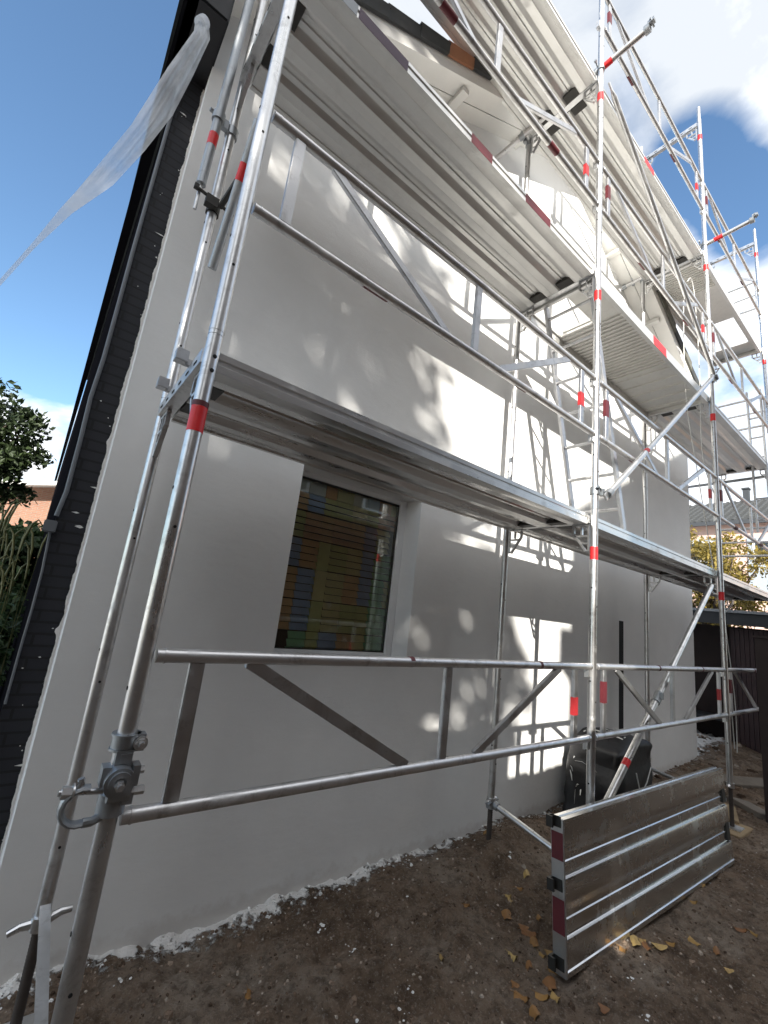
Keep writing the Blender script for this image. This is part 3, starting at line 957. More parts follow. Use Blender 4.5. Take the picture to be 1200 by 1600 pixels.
q = MB(); pbox(q, -.012, -.0005, .0, Wp, .003, .072); q.build('end_plate', M['alu_flat'], t, smooth=0)
for (w0, w1) in ((.16, .30), (.46, .58)):
    q = MB(); pbox(q, -.0135, -.0125, w0, w1, .006, .070); q.build('red_patch', M['maroon'], t, smooth=0)
for w in (.05, .36, .63):
    q = MB(); pbox(q, -.050, -.0125, w - .028, w + .022, .0, .012); pbox(q, -.050, -.040, w - .028, w + .022, .012, .036); pbox(q, -.016, -.0125, w - .028, w + .022, .012, .062)
    q.build('claw', M['claw'], t, smooth=0)
for w in (.21, .465):
    q = MB(); pbox(q, Lp - .06, Lp - .001, w - .06, w + .06, .034, .062); q.build('end_stop', M['claw'], t, smooth=0)

# ------------------------------------------------------------------ rendered house
EZ, SL, AX = 5.10, .55, 4.0     # eaves height at x = 0, roof slope, ridge position


def roofz(x): return EZ + SL * (x if x < AX else 2 * AX - x)


WX0, WX1, WZ0, WZ1 = 1.148, 2.160, 1.215, 2.425
XL, XR = .145, 7.86
house = thing('rendered_house', 'white rendered gable end house behind the scaffold', 'house', (4, YW, 0))
q = MB()
def face(pts): q.add(pts, [tuple(range(len(pts)))])
zt = lambda x: roofz(x) - .10
zb0 = -.25
face([(XL, YW, zb0), (WX0, YW, zb0), (WX0, YW, zt(WX0)), (XL, YW, zt(XL))])
face([(WX0, YW, zb0), (WX1, YW, zb0), (WX1, YW, WZ0), (WX0, YW, WZ0)])
face([(WX0, YW, WZ1), (WX1, YW, WZ1), (WX1, YW, zt(WX1)), (WX0, YW, zt(WX0))])
face([(WX1, YW, zb0), (XR, YW, zb0), (XR, YW, zt(XR)), (AX, YW, zt(AX)), (WX1, YW, zt(WX1))])
YG = YW + .20
face([(WX0, YW, WZ0), (WX1, YW, WZ0), (WX1, YG, WZ0), (WX0, YG, WZ0)])
face([(WX0, YW, WZ1), (WX0, YG, WZ1), (WX1, YG, WZ1), (WX1, YW, WZ1)])
face([(WX0, YW, WZ0), (WX0, YG, WZ0), (WX0, YG, WZ1), (WX0, YW, WZ1)])
face([(WX1, YW, WZ0), (WX1, YW, WZ1), (WX1, YG, WZ1), (WX1, YG, WZ0)])
face([(XL, YW, zb0), (XL, YW, zt(XL)), (XL, YW + .16, zt(XL)), (XL, YW + .16, zb0)])
face([(XR, YW, zb0), (XR, YW + 6, zb0), (XR, YW + 6, zt(XR)), (XR, YW, zt(XR))])
q.build('rendered_wall', M['plaster'], house, smooth=0, fix=False)
# window
w = MB()
fy0, fy1 = YG - .03, YG + .03
w.box(WX0, WX0 + .075, fy0, fy1, WZ0 + .03, WZ1); w.box(WX1 - .060, WX1, fy0, fy1, WZ0 + .03, WZ1)
w.box(WX0 + .075, WX1 - .060, fy0, fy1, WZ1 - .035, WZ1); w.box(WX0 + .075, WX1 - .060, fy0, fy1, WZ0 + .03, WZ0 + .060)
win = w.build('window', M['white_pvc'], house, smooth=0, bevel=.004)
w = MB(); w.box(WX0 + .07, WX1 - .055, YG - .004, YG + .004, WZ0 + .055, WZ1 - .030); w.build('pane', M['glass'], win, smooth=0)
w = MB()
gx0, gx1, gz0, gz1 = WX0 + .075, WX1 - .060, WZ0 + .060, WZ1 - .035
w.box(gx0, gx1, YG - .012, YG - .004, gz1 - .014, gz1 - .001); w.box(gx1 - .004, gx1 - .001, YG - .012, YG - .004, gz0 + .012, gz1 - .014)
w.box(gx0, gx1, YG - .012, YG - .004, gz0 + .001, gz0 + .006)
w.build('gasket', M['claw'], win, smooth=0)
w = MB(); w.box(WX0 + .003, WX1 - .003, YW - .012, YG - .03, WZ0 + .002, WZ0 + .024)
w.build('sill', M['white_pvc'], win, smooth=0)
# black painted brick strip left of the new insulation, and the long side wall behind it
w = MB(); yb2 = YW + .155
w.box(.012, XL + .02, yb2, yb2 + .3, zb0, EZ - .05); w.build('brick_strip', M['black_brick'], house, smooth=0)
def skew(y, x0=.011): return x0 - .0108 * (y - 2.1)
w = MB()
w.add([(.011, yb2 + .02, zb0), (.011, yb2 + .02, EZ - .05), (skew(17), 17, EZ - .05), (skew(17), 17, zb0)], [(0, 1, 2, 3)])
w.add([(.25, yb2 + .32, zb0), (.25, yb2 + .32, EZ - .05), (.25, 17, EZ - .05), (.25, 17, zb0)], [(3, 2, 1, 0)])
w.build('side_wall', M['black_side'], house, smooth=0, fix=False)
w = MB()
w.add([(skew(17), 17, zb0), (skew(17), 17, EZ - .05), (skew(27), 27, EZ - .05), (skew(27), 27, zb0)], [(0, 1, 2, 3)])
w.build('yellow_side_wall', M['yellow_brick'], house, smooth=0, fix=False)
# roof
ridge = roofz(AX)
yv = 2.085                       # verge overhang line
def slab(q, xa, xb, y0, y1, lo, hi):
    q.add([(xa, y0, roofz(xa) + lo), (xb, y0, roofz(xb) + lo), (xb, y0, roofz(xb) + hi), (xa, y0, roofz(xa) + hi),
           (xa, y1, roofz(xa) + lo), (xb, y1, roofz(xb) + lo), (xb, y1, roofz(xb) + hi), (xa, y1, roofz(xa) + hi)],
          [(0, 1, 2, 3), (7, 6, 5, 4), (0, 4, 5, 1), (1, 5, 6, 2), (2, 6, 7, 3), (3, 7, 4, 0)])
w = MB(); slab(w, -.10, AX, yv + .03, 9.5, -.005, .06); slab(w, AX, 8.3, yv + .03, 9.5, -.005, .06)
roof = w.build('roof', M['tile'], house, smooth=0)
# verge tiles, lapped like steps
for side in (0, 1):
    nt = 14
    for j in range(nt):
        xa = -.10 + j * (AX + .10) / nt if side == 0 else AX + j * (4.25) / nt
        xb = xa + (AX + .10) / nt
        xa -= .02
        rx = random.random()
        mt = M['tile_orange'] if (side == 0 and j in (6, 9)) else (M['tile_pale'] if rx > .55 and j > 4 else M['tile'])
        w = MB()
        lift0, lift1 = (.03, .0) if side == 0 else (.0, .03)
        o = [(xa, roofz(xa) + .065 + lift0), (xb, roofz(xb) + .065 + lift1), (xb, roofz(xb) + .088 + lift1), (xa, roofz(xa) + .088 + lift0)]
        w.extrude([(p, z) for p, z in o], 'Y', yv - .03 - .008 * (j % 2), yv + .36)
        w.extrude([(xa + .01, roofz(xa + .01) - .03), (xb - .006, roofz(xb - .006) - .03), (xb - .006, roofz(xb - .006) + .066 + lift1), (xa + .01, roofz(xa + .01) + .066 + lift0)], 'Y', yv - .03 - .008 * (j % 2), yv - .012)
        w.build('verge_tile', mt, roof, smooth=0)
w = MB(); slab(w, -.08, AX, yv - .008, yv + .028, -.15, -.006); slab(w, AX, 8.28, yv - .008, yv + .028, -.15, -.006)
w.build('bargeboard', M['white_wood'], house, smooth=0)
w = MB()
for (a, b) in ((-.06, AX), (AX, 8.2)):
    slab(w, a, b, yv + .028, yv + .165, -.135, -.115); slab(w, a, b, yv + .172, YW + .01, -.137, -.117)
w.build('soffit', M['white_wood'], house, smooth=0)
for xr in (.95, 1.95, 2.95, 5.05, 6.05, 7.05):
    w = MB(); a = V((xr, 0, roofz(xr) - .165))
    w.box(xr - .035, xr + .035, yv + .05, YW - .004, roofz(xr) - .20, roofz(xr) - .152)
    w.build('purlin_end', M['white_wood'], house, smooth=0)
# black eaves box at the left corner
w = MB(); w.box(-.062, .150, 2.12, YW + .5, 4.60, 4.98); w.build('eaves_box', M['black'], house, smooth=0, bevel=.01)
w = MB()
gx = lambda y: skew(y, -.068)
w.add([(gx(2.08), 2.08, 4.60), (gx(2.08) + .065, 2.08, 4.60), (gx(2.08) + .065, 2.08, 4.86), (gx(2.08), 2.08, 4.86),
       (gx(27), 27, 4.60), (gx(27) + .065, 27, 4.60), (gx(27) + .065, 27, 4.86), (gx(27), 27, 4.86)],
      [(0, 1, 2, 3), (7, 6, 5, 4), (0, 4, 5, 1), (1, 5, 6, 2), (2, 6, 7, 3), (3, 7, 4, 0)])
w.build('gutter', M['black_side'], house, smooth=0)
# ragged edge of render smeared over the old bricks
w = MB(); z = .0; P = []
while z < 4.6:
    n1 = noise.noise(V((0, 3, z * 3))); n2 = noise.noise(V((5, 0, z * 14))); n3 = noise.noise(V((9, 2, z * 60)))
    d = .010 + .007 * n1 + .006 * n2 + .003 * n3 + (.02 * max(0, n2 - .32) if n1 > 0 else 0)
    P.append((XL - max(.001, d), z)); z += random.uniform(.004, .012)
for a, b in zip(P, P[1:]):
    w.add([(a[0], yb2 - .003, a[1]), (XL + .004, yb2 - .003, a[1]), (XL + .004, yb2 - .003, b[1]), (b[0], yb2 - .003, b[1])], [(0, 1, 2, 3)])
for _ in range(26):
    z = random.uniform(.2, 4.5); x = XL - .012 - abs(random.gauss(0, .035)); l = random.uniform(.002, .008); hh = random.uniform(.0015, .004)
    if random.random() < .12: l, hh = random.uniform(.015, .035), random.uniform(.003, .006)
    w.add([(x - l, yb2 - .0025, z), (x, yb2 - .0025, z - hh), (x + l * .6, yb2 - .0025, z), (x, yb2 - .0025, z + hh)], [(0, 1, 2, 3)])
struct(w.build('plaster_smears', M['chip'], house, smooth=0), 'stuff')
w = MB(); w.path([bp(u, v, Y=yb2 - .012) for u, v in ((283, 125), (245, 260), (207, 395), (184, 480), (162, 560), (142, 620), (125, 690), (104, 768), (88, 806))], .0095, 8)
cab = w.build('cable', M['grey_cable'], house)
w = MB(); p = bp(78, 822, Y=yb2 - .02); w.obox(p, .05, .04, .055); w.build('junction_box', M['grey_cable'], house, smooth=0, bevel=.004)
w = MB(); w.path([bp(u, v, Y=yb2 - .006) for u, v in ((78, 832), (66, 892), (50, 952), (30, 1020), (8, 1100))], .005, 8); w.build('cable', M['grey_cable'], house)
# black downpipe slot
w = MB(); a = bp(966, 970, Y=YW); b = bp(974, 1136, Y=YW)
w.box(5.43, 5.535, YW - .004, YW + .02, .40, 1.765); w.build('dark_slot', M['hole'], house, smooth=0)

# patchwork louvre screen inside the window
cols = [(.86, .54, .34), (.70, .70, .34), (.46, .58, .84), (.38, .70, .44), (.90, .58, .34), (.78, .48, .36), (.86, .75, .42), (.52, .48, .64)]
PM = [mat_plain('painted_louvre', c, .55, 0, .2, 9, .1, .002) for c in cols]
PMl = [mat_plain('reflection_panel', c, .6, 0, .15, 9, .1, .002) for c in ((.75, .74, .66), (.66, .62, .32), (.80, .46, .22), (.72, .74, .74))]  # top row painted pale to stand for sky and house reflected in the glass
scr = thing('louvre_screen', 'patchwork screen of brown, green and blue louvres behind the window', 'louvred screen', (1.7, YG + .12, 1.2))
xe = [1.02, 1.20, 1.33, 1.46, 1.555, 1.70, 1.83, 1.94, 2.06, 2.26]
ze = [1.18, 1.385, 1.585, 1.79, 1.985, 2.17, 2.30, 2.50]
pat = [[0, 5, 3, 1, 2, 4, 6, 3, 3], [5, 4, 2, 1, 6, 1, 1, 3, 3], [0, 4, 2, 6, 6, 4, 2, 3, 1], [3, 2, 4, 1, 1, 6, 2, 3, 3], [1, 1, 0, 4, 0, 4, 7, 6, 6], [0, 4, 2, 1, 1, 6, 1, 5, 5], None]
ysc = YG + .022
w = MB(); w.box(1.0, 2.3, ysc + .05, ysc + .07, 1.16, 2.52); w.build('backing', M['wood_dark'], scr, smooth=0)
for r in range(7):
    for c_ in range(9):
        x0, x1 = xe[c_] + .002, xe[c_ + 1] - .002; z0, z1 = ze[r] + .002, ze[r + 1] - .002
        w = MB()
        if r == 6:
            w.box(x0, x1, ysc + .01, ysc + .045, z0, z1)
            w.build('reflection_panel', PMl[(c_ * 3 + 1) % 4], scr, smooth=0)
            continue
        if (r, c_) in ((0, 1), (4, 8)):
            w.box(x0, x1, ysc + .02, ysc + .045, z0, z1); w.build('dark_panel', M['wood_dark'], scr, smooth=0); continue
        narrow = (x1 - x0) < .12 and r in (1, 2, 3)
        if narrow and c_ == 3:
            w.box(x0, x1, ysc - .004, ysc + .045, z0, z1)
        else:
            ns = 4 if r not in (5,) else 3
            for s in range(ns):
                za = z0 + (z1 - z0) * s / ns; zb_ = z0 + (z1 - z0) * (s + 1) / ns
                w.extrude([(ysc - .012, za + .006), (ysc - .006, za + .002), (ysc + .016, zb_ - .004), (ysc + .012, zb_ - .001)], 'X', x0, x1)
        w.build('louvre_panel', PM[pat[r][c_]], scr, smooth=0)

# ------------------------------------------------------------------ clear plastic film tied to the eaves
up = [(306, 28), (303, 48), (262, 105), (205, 195), (150, 262), (118, 300), (94, 326), (50, 380), (0, 436), (-60, 500)]
lo = [(326, 30), (328, 62), (302, 118), (270, 180), (226, 236), (176, 290), (112, 334), (54, 388), (0, 447), (-60, 512)]
q = MB(); rows = []
nn = 12
for j in range(len(up) - 1):
    for s in range(5):
        rows.append([up[j][i] + (up[j + 1][i] - up[j][i]) * s / 5 for i in (0, 1)] + [lo[j][i] + (lo[j + 1][i] - lo[j][i]) * s / 5 for i in (0, 1)])
vs = []
for j, (a, b, c, d) in enumerate(rows):
    f = j / (len(rows) - 1)
    for k in range(nn + 1):
        g = k / nn
        Y = 2.06 - .35 * f + (.07 * abs(g - .45) + .020 * math.sin(g * 16 + f * 4)) * max(0, math.sin(PI * min(1, f * 1.5 + .1))) + .03 * max(0, .55 - f) * 1.6 * noise.noise(V((f * 9, g * 3, 0)))
        vs.append(bp(a + (c - a) * g, b + (d - b) * g, Y=Y))
fs = []
for j in range(len(rows) - 1):
    for k in range(nn):
        fs.append((j * (nn + 1) + k, j * (nn + 1) + k + 1, (j + 1) * (nn + 1) + k + 1, (j + 1) * (nn + 1) + k))
q.add(vs, fs)
film = q.build('plastic_film', M['film'], None, bp(315, 35, Y=2.06), smooth=180, fix=False)
tag(film, 'clear plastic film tied to the black eaves and pulled to the left', 'plastic sheet')
q = MB(); p = bp(316, 36, Y=2.06)
q.ring(p, (.3, .2, 1), .012, .03, .05, 14); k_ = q.build('knot', M['film'], film)

# ------------------------------------------------------------------ ground
FEET = [(1.15, 1.75, .2), (1.65, 1.55, .35), (1.5, 1.95, .1), (2.05, 1.75, .4), (3.0, 1.0, -.3), (3.5, 1.15, -.2), (1.0, 1.35, .9), (4.2, .95, .1), (2.6, 1.95, .2)]


def hgt(x, y):
    h = .045 * noise.noise(V((x * 1.6, y * 1.6, 0))) + .026 * noise.noise(V((x * 4, y * 4, 3))) + .018 * abs(noise.noise(V((x * 11, y * 11, 7)))) + .009 * noise.noise(V((x * 27, y * 27, 1))) + .006 * noise.noise(V((x * 60, y * 60, 4)))
    h += .125 * math.exp(-((x - 3.15) / .85) ** 2 - ((y - 2.12) / .20) ** 2)
    h += .05 * math.exp(-((x - 3.4) / .4) ** 2 - ((y - 1.9) / .25) ** 2)
    h += .16 * math.exp(-((x - 8.9) / .9) ** 2 - ((y - 2.5) / .7) ** 2)
    for (fx, fy, fa) in FEET:
        u = (x - fx) * math.cos(fa) + (y - fy) * math.sin(fa); v = -(x - fx) * math.sin(fa) + (y - fy) * math.cos(fa)
        e = (u / .145) ** 2 + (v / .055) ** 2
        if e < 2.2: h += -.020 * math.exp(-e * e) + .008 * math.exp(-((e - 1.4) / .4) ** 2)
    if y > 2.25: h += .035 * abs(noise.noise(V((x * 9, y * 9, 11)))) * (y - 2.25) / .15
    return h - .008


def sheet(x0, x1, y0, y1, s):
    nx, ny = int((x1 - x0) / s), int((y1 - y0) / s)
    vs = [(x0 + (x1 - x0) * i / nx, y0 + (y1 - y0) * j / ny, hgt(x0 + (x1 - x0) * i / nx, y0 + (y1 - y0) * j / ny)) for j in range(ny + 1) for i in range(nx + 1)]
    fs = [(j * (nx + 1) + i, j * (nx + 1) + i + 1, (j + 1) * (nx + 1) + i + 1, (j + 1) * (nx + 1) + i) for j in range(ny) for i in range(nx)]
    return vs, fs


q = MB(); q.add(*sheet(.0, 6.2, .55, 2.42, .0125)); struct(q.build('soil', M['soil'], None, smooth=180, fix=False))
q = MB(); q.add([(-600, -600, -.10), (600, -600, -.10), (600, 600, -.10), (-600, 600, -.10)], [(0, 1, 2, 3)])
struct(q.build('ground', M['soil'], None, fix=False))
q = MB(); q.add(*sheet(6.2, 11.5, -.6, 5.5, .05)); q.add(*sheet(-3, 6.2, -.6, .55, .08)); q.add(*sheet(-3, .0, .55, 5.5, .08))
struct(q.build('yard', M['soil'], None, smooth=180, fix=False))


def chunk(q, p, s, flat=.6):
    n = 6
    R = Matrix.Rotation(random.uniform(0, 6), 3, 'Z') @ Matrix.Rotation(random.uniform(-.4, .4), 3, 'X')
    vs = []
    for k in range(n):
        a = 2 * PI * k / n
        r = s * random.uniform(.6, 1.1)
        vs.append(V(p) + R @ V((r * math.cos(a), r * math.sin(a), -s * flat * .4)))
        vs.append(V(p) + R @ V((r * .7 * math.cos(a + .3), r * .7 * math.sin(a + .3), s * flat * random.uniform(.4, .8))))
    fs = [(2 * k, 2 * ((k + 1) % n), 2 * ((k + 1) % n) + 1, 2 * k + 1) for k in range(n)]
    fs.append(tuple(2 * k + 1 for k in range(n)))
    q.add(vs, fs)


q = MB()
for _ in range(650):
    x = .25 + random.random() ** 1.2 * 3.6
    y = 2.40 - abs(random.gauss(0, .055 if x < 2.2 else .08)) - .004
    chunk(q, (x, y, hgt(x, y) + .000), .0015 + random.random() ** 5 * .013, .5)
for _ in range(150):
    x = random.uniform(.3, 6.0); y = random.uniform(.7, 2.3)
    chunk(q, (x, y, hgt(x, y) + .000), .0015 + random.random() ** 5 * .013, .4)
for u, v in ((500, 1455), (545, 1465), (555, 1475), (190, 1540), (640, 1550), (630, 1580), (795, 1360), (985, 1535), (1010, 1590), (505, 1450), (550, 1480)):
    p = bp(u, v, Z=.0)
    for _ in range(4):
        x, y = p.x + random.gauss(0, .014), p.y + random.gauss(0, .010)
        chunk(q, (x, y, hgt(x, y) + .000), random.uniform(.003, .015), .25)
struct(tag(q.build('plaster_debris', M['chip'], None, smooth=0), 'white plaster crumbs scattered along the foot of the wall', 'debris'), 'stuff')
q = MB()
for _ in range(15000):
    x = .15 + 5.95 * random.random() ** 1.25; y = random.uniform(.6, 2.34)
    chunk(q, (x, y, hgt(x, y) - .001), .002 + random.random() ** 3.5 * .010, .8)
for _ in range(500):
    x = random.uniform(6.1, 9.2); y = random.uniform(1.0, 3.2)
    chunk(q, (x, y, hgt(x, y) + .003), .008 + random.random() ** 2 * .05, .6)
for _ in range(160):
    x = random.uniform(.3, 6.0); y = random.uniform(.7, 2.3)
    chunk(q, (x, y, hgt(x, y) - .002), random.uniform(.010, .024), .8)
struct(tag(q.build('pebbles', M['stone'], None, smooth=0), 'small stones and clods lying on the brown soil', 'gravel'), 'stuff')

# fallen leaves, each on its own
for (u, v, s, a) in ((790, 1430, 1.2, .2), (798, 1412, .8, 1), (830, 1458, 1.3, 2), (835, 1475, 1.0, .5), (803, 1500, .9, 1.4), (862, 1485, .8, 2.2), (858, 1540, 1.3, .3), (818, 1562, 1.1, 1.8), (990, 1475, 1.2, .1), (1033, 1478, 1.3, 2.8),
                     (1087, 1465, 1.1, .9), (1160, 1452, 1.0, 2), (1180, 1456, .8, 1), (822, 1380, .9, .4), (795, 1405, .6, 2), (390, 1548, 1.0, 1.2), (1098, 1386, .7, 2.4), (756, 1330, .7, .2), (870, 1565, .8, 1.1), (1005, 1470, .7, 2.6),
                     (1085, 1408, .7, 1.5), (945, 1572, .8, 2.9), (812, 1395, .8, 2.0), (842, 1440, .7, .6), (820, 1450, .9, 2.7), (848, 1490, .8, 1.1), (826, 1512, .7, .4), (868, 1510, .9, 2.3), (850, 1560, 1.0, 1.9), (806, 1540, .7, 2.9), (836, 1590, .9, .8), (1012, 1482, .9, .7), (1050, 1470, .7, 1.9),
                     (1120, 1478, .8, .2), (1140, 1510, .7, 2.5), (975, 1492, .7, 1.2), (730, 1420, .6, 2.2), (690, 1500, .6, 1.0)):
    p = bp(u, v, Z=0); z = hgt(p.x, p.y) + .008
    q = MB(); n = 15; R = Matrix.Rotation(a, 3, 'Z') @ Matrix.Rotation(random.uniform(-.25, .25), 3, 'X')
    pts = [V((0, 0, .006))]
    for k in range(n):
        an = 2 * PI * k / n
        r = .026 * s * (1 + .32 * math.cos(an) + .14 * math.cos(5 * an + a) + random.uniform(-.12, .12))
        pts.append(V((r * 1.25 * math.cos(an), r * .85 * math.sin(an), .012 * math.sin(2 * an + a) + .010 * math.cos(an + a * 2) - .004)))
    q.add([V((p.x, p.y, z)) + R @ x for x in pts], [(0, k + 1, (k + 1) % n + 1) for k in range(n)])
    q.bar(V((p.x, p.y, z)) + R @ V((.02 * s, 0, 0)), V((p.x, p.y, z)) + R @ V((.055 * s, .01, .004)), .0015, .0015)
    tag(q.build('fallen_leaf', M['leaf_fallen'], None, (p.x, p.y, z), smooth=60, fix=False), 'small yellow autumn leaf lying flat on the soil', 'leaf', 'fallen yellow leaves')

# ------------------------------------------------------------------ black plastic bundle behind the middle post
t = thing('plastic_bundle', 'lumpy stack wrapped in black plastic behind the middle post', 'bundle', (4.45, 2.05, 0))
nu, nv = 96, 54
vs = []
for j in range(nv):
    g = j / (nv - 1)
    for i in range(nu):
        a = 2 * PI * i / nu
        c, s_ = math.cos(a), math.sin(a)
        ex = .16
        x = math.copysign(abs(c) ** ex, c) * .33; y = math.copysign(abs(s_) ** ex, s_) * .235
        top = max(0, g - .80) / .20
        sh = 1 - top ** 2 * .98
        z = min(1, g / .80) * .63 + .07 * math.sin(top * PI / 2)
        k = 1 + .16 * noise.noise(V((x * 4 + 2, y * 5, z * 4))) + .030 * noise.noise(V((x * 16, y * 16, z * 3))) + .07 * (.5 - abs(noise.noise(V((x * 7 + z * 3, y * 7 - z * 2, z * 5))))) + .02 * (.5 - abs(noise.noise(V((x * 19 - z * 6, y * 19, z * 13)))))
        dip = .03 * math.sin(x * 7 + 1) * (1 if z > .5 else 0)
        vs.append((4.48 + x * sh * k, 2.07 + y * sh * k, z * (1 + .05 * noise.noise(V((x * 4, y * 4, 9)))) + dip))
fs = [(j * nu + i, j * nu + (i + 1) % nu, (j + 1) * nu + (i + 1) % nu, (j + 1) * nu + i) for j in range(nv - 1) for i in range(nu)]
fs.append(tuple((nv - 1) * nu + i for i in range(nu)))
q = MB(); q.add(vs, fs); q.build('wrapping', M['tarp'], t, smooth=60)
q = MB()
for _ in range(9):
    p = V((4.09 + random.gauss(0, .02), 2.14 + random.gauss(0, .06), random.uniform(.10, .50)))
    d = V((random.gauss(0, .05), random.gauss(-.03, .03), random.gauss(0, .06)))
    q.path([p, p + d * .6, p + d + V((0, 0, -.02))], [.003, .006, .002], 5, flat=[(1, .3)] * 3)
q.path([(4.16, 1.83, .24), (4.4, 1.80, .20), (4.7, 1.81, .19)], .007, 6); q.path([(4.45, 1.80, .26), (4.6, 1.795, .36), (4.76, 1.82, .46)], .005, 6); q.path([(4.40, 1.80, .46), (4.45, 1.795, .34)], .005, 6)
for _ in range(9):
    x = random.uniform(4.2, 4.75); q.path([(x, random.uniform(1.86, 2.2), .705), (x + random.gauss(0, .06), random.uniform(1.85, 2.2), .71)], .006, 5)
struct(q.build('plastic_shreds', M['shred'], t, smooth=60), 'stuff')

# ------------------------------------------------------------------ vegetation
def leaves(q, centre, n, rad, size, droop=.3, shape=1.6):
    """leaf-sized folded faces spread through an ellipsoid"""
    c = np.array(centre); r = np.array(rad)
    for _ in range(n):
        d = rng.normal(size=3); d /= np.linalg.norm(d)
        p = c + d * r * (rng.random() ** .45)
        s = size * rng.uniform(.6, 1.3)
        a = V(rng.normal(size=3)); a.z -= droop; a.normalize()
        b = a.cross(V(rng.normal(size=3))).normalized()
        nn_ = a.cross(b)
        P = V(p)
        q.v += [tuple(P), tuple(P + a * s * shape * .5 + b * s * .42 + nn_ * s * .12), tuple(P + a * s * shape), tuple(P + a * s * shape * .5 - b * s * .42 + nn_ * s * .12)]
        o = len(q.v) - 4
        q.f.append((o, o + 1, o + 2)); q.f.append((o, o + 2, o + 3))


def tree(name, label, base, trunk_h, crown_c, crown_r, nclump, nleaf, size, mat, clump_r=.5, r0=.14, group=None, lone=()):
    t = thing(name, label, 'tree', base, group)
    base = V(base)
    q = MB()
    top = base + V((random.uniform(-.2, .2), random.uniform(-.2, .2), trunk_h))
    q.path([base - V((0, 0, .1)), base.lerp(top, .5) + V((.06, -.05, 0)), top], [r0, r0 * .8, r0 * .6], 10)
    lv = MB()
    cc = V(crown_c)
    for k in range(nclump):
        d = V(rng.normal(size=3)).normalized()
        e = cc + V((d.x * crown_r[0], d.y * crown_r[1], d.z * crown_r[2])) * (rng.random() ** .4)
        mid = top.lerp(e, .5) + V(rng.normal(size=3)) * .12
        q.path([top - V((0, 0, rng.random() * trunk_h * .3)), mid, e], [r0 * .38, r0 * .22, r0 * .06], 5)
        cr = clump_r * rng.uniform(.6, 1.3)
        leaves(lv, e, nleaf, (cr, cr, cr * .7), size)
    for (c, r, n) in lone:
        q.path([top, top.lerp(V(c), .6) + V((0, 0, .2)), c], [r0 * .3, r0 * .15, r0 * .05], 5)
        leaves(lv, c, n, r, size)
    q.build('trunk', M['bark'], t)
    lv.build('crown', mat, t, smooth=0, fix=False)
    return t


# left background
tree('broadleaf_tree', 'dark leafed tree at the left edge against the cloud', (-2.15, 9.5, 0), 2.2, (-1.42, 9.4, 3.35), (1.02, .8, 1.20), 75, 110, .070, M['leaf_dark'], .32, .12, lone=[((-.55, 9.3, 2.72), (.28, .2, .18), 170), ((-.85, 9.3, 2.45), (.25, .2, .2), 120)])
h = thing('hedge', 'tall dark hedge behind the garden plants at the left edge', 'hedge', (-1.2, 8.2, 0))
q = MB(); 
for k in range(170):
    leaves(q, (random.uniform(-2.6, -.12), random.uniform(7.6, 8.8), random.uniform(.0, 2.0)), 90, (.3, .3, .25), .085)
for i_ in range(9):
    for k in range(11):
        leaves(q, (-1.25 + i_ * .145 + random.gauss(0, .03), 7.9 + random.gauss(0, .15), k * .195 + random.gauss(0, .04)), 85, (.2, .22, .2), .075)
q.build('foliage', M['leaf_green'], h, smooth=0, fix=False)
q = MB()
for k in range(9):
    x = -2.5 + k * .28; q.path([(x, 8.2, -.05), (x + .05, 8.25, .8), (x - .04, 8.2, 1.7)], [.03, .02, .008], 6)
q.build('stem', M['bark'], h)
# garden plants with seed spikes
for n_pl, (px, py, hh, lab) in enumerate(((-.10, 3.9, 1.62, 'garden plant with curled pale seed spikes beside the black wall'), (-.24, 3.6, 1.50, 'pale yellow spiked plant at the left edge'), (-.28, 4.4, 1.75, 'tall spiked plant at the left edge behind the others'))):
    t = thing('garden_plant', lab, 'plant', (px, py, 0), 'plants beside the black wall')
    q = MB(); lv = MB()
    for k in range(11):
        x, y = px + random.gauss(0, .07), py + random.gauss(0, .09)
        H = hh * random.uniform(.72, 1.05)
        dx, dy = random.gauss(0, .05), random.gauss(0, .05)
        q.path([(x, y, 0), (x + dx * .4, y + dy * .4, H * .6), (x + dx, y + dy, H)], [.004, .003, .002], 5)
        curl = random.choice((-1, 1))
        P = V((x + dx, y + dy, H))
        q.path([P, P + V((.005 * curl, 0, .10)), P + V((.025 * curl, 0, .20)), P + V((.05 * curl, 0, .235)), P + V((.07 * curl, 0, .215))], [.0045, .0075, .0065, .005, .003], 6)
        for s in range(14):
            z = H * random.uniform(.15, .92)
            an = random.uniform(0, 6.28); L_ = random.uniform(.05, .10)
            a = V((x, y, z)); d = V((math.cos(an), math.sin(an), random.uniform(-.35, .4))).normalized(); b = d.cross(V((0, 0, 1))).normalized()
            o = len(lv.v)
            lv.v += [tuple(a), tuple(a + d * L_ * .5 + b * L_ * .22), tuple(a + d * L_ + V((0, 0, -.02))), tuple(a + d * L_ * .5 - b * L_ * .22)]
            lv.f += [(o, o + 1, o + 2), (o, o + 2, o + 3)]
    q.build('spike', M['spike'], t); lv.build('foliage', M['leaf_mid'], t, smooth=0, fix=False)
t = thing('garden_shrub', 'dark low shrub filling the lower left corner by the black wall', 'shrub', (-.5, 4.1, 0))
lv = MB()
for k in range(60):
    leaves(lv, (random.uniform(-1.1, -.10), random.uniform(3.6, 5.4), random.uniform(.0, 1.25)), 60, (.16, .2, .16), .065)
lv.build('foliage', M['leaf_green'], t, smooth=0, fix=False)
q = MB()
for k in range(6): q.path([(-.9 + k * .14, 4.4, -.08), (-.88 + k * .14, 4.3, .5), (-.92 + k * .14, 4.4, 1.1)], [.02, .012, .005], 6)
q.build('stem', M['bark'], t)
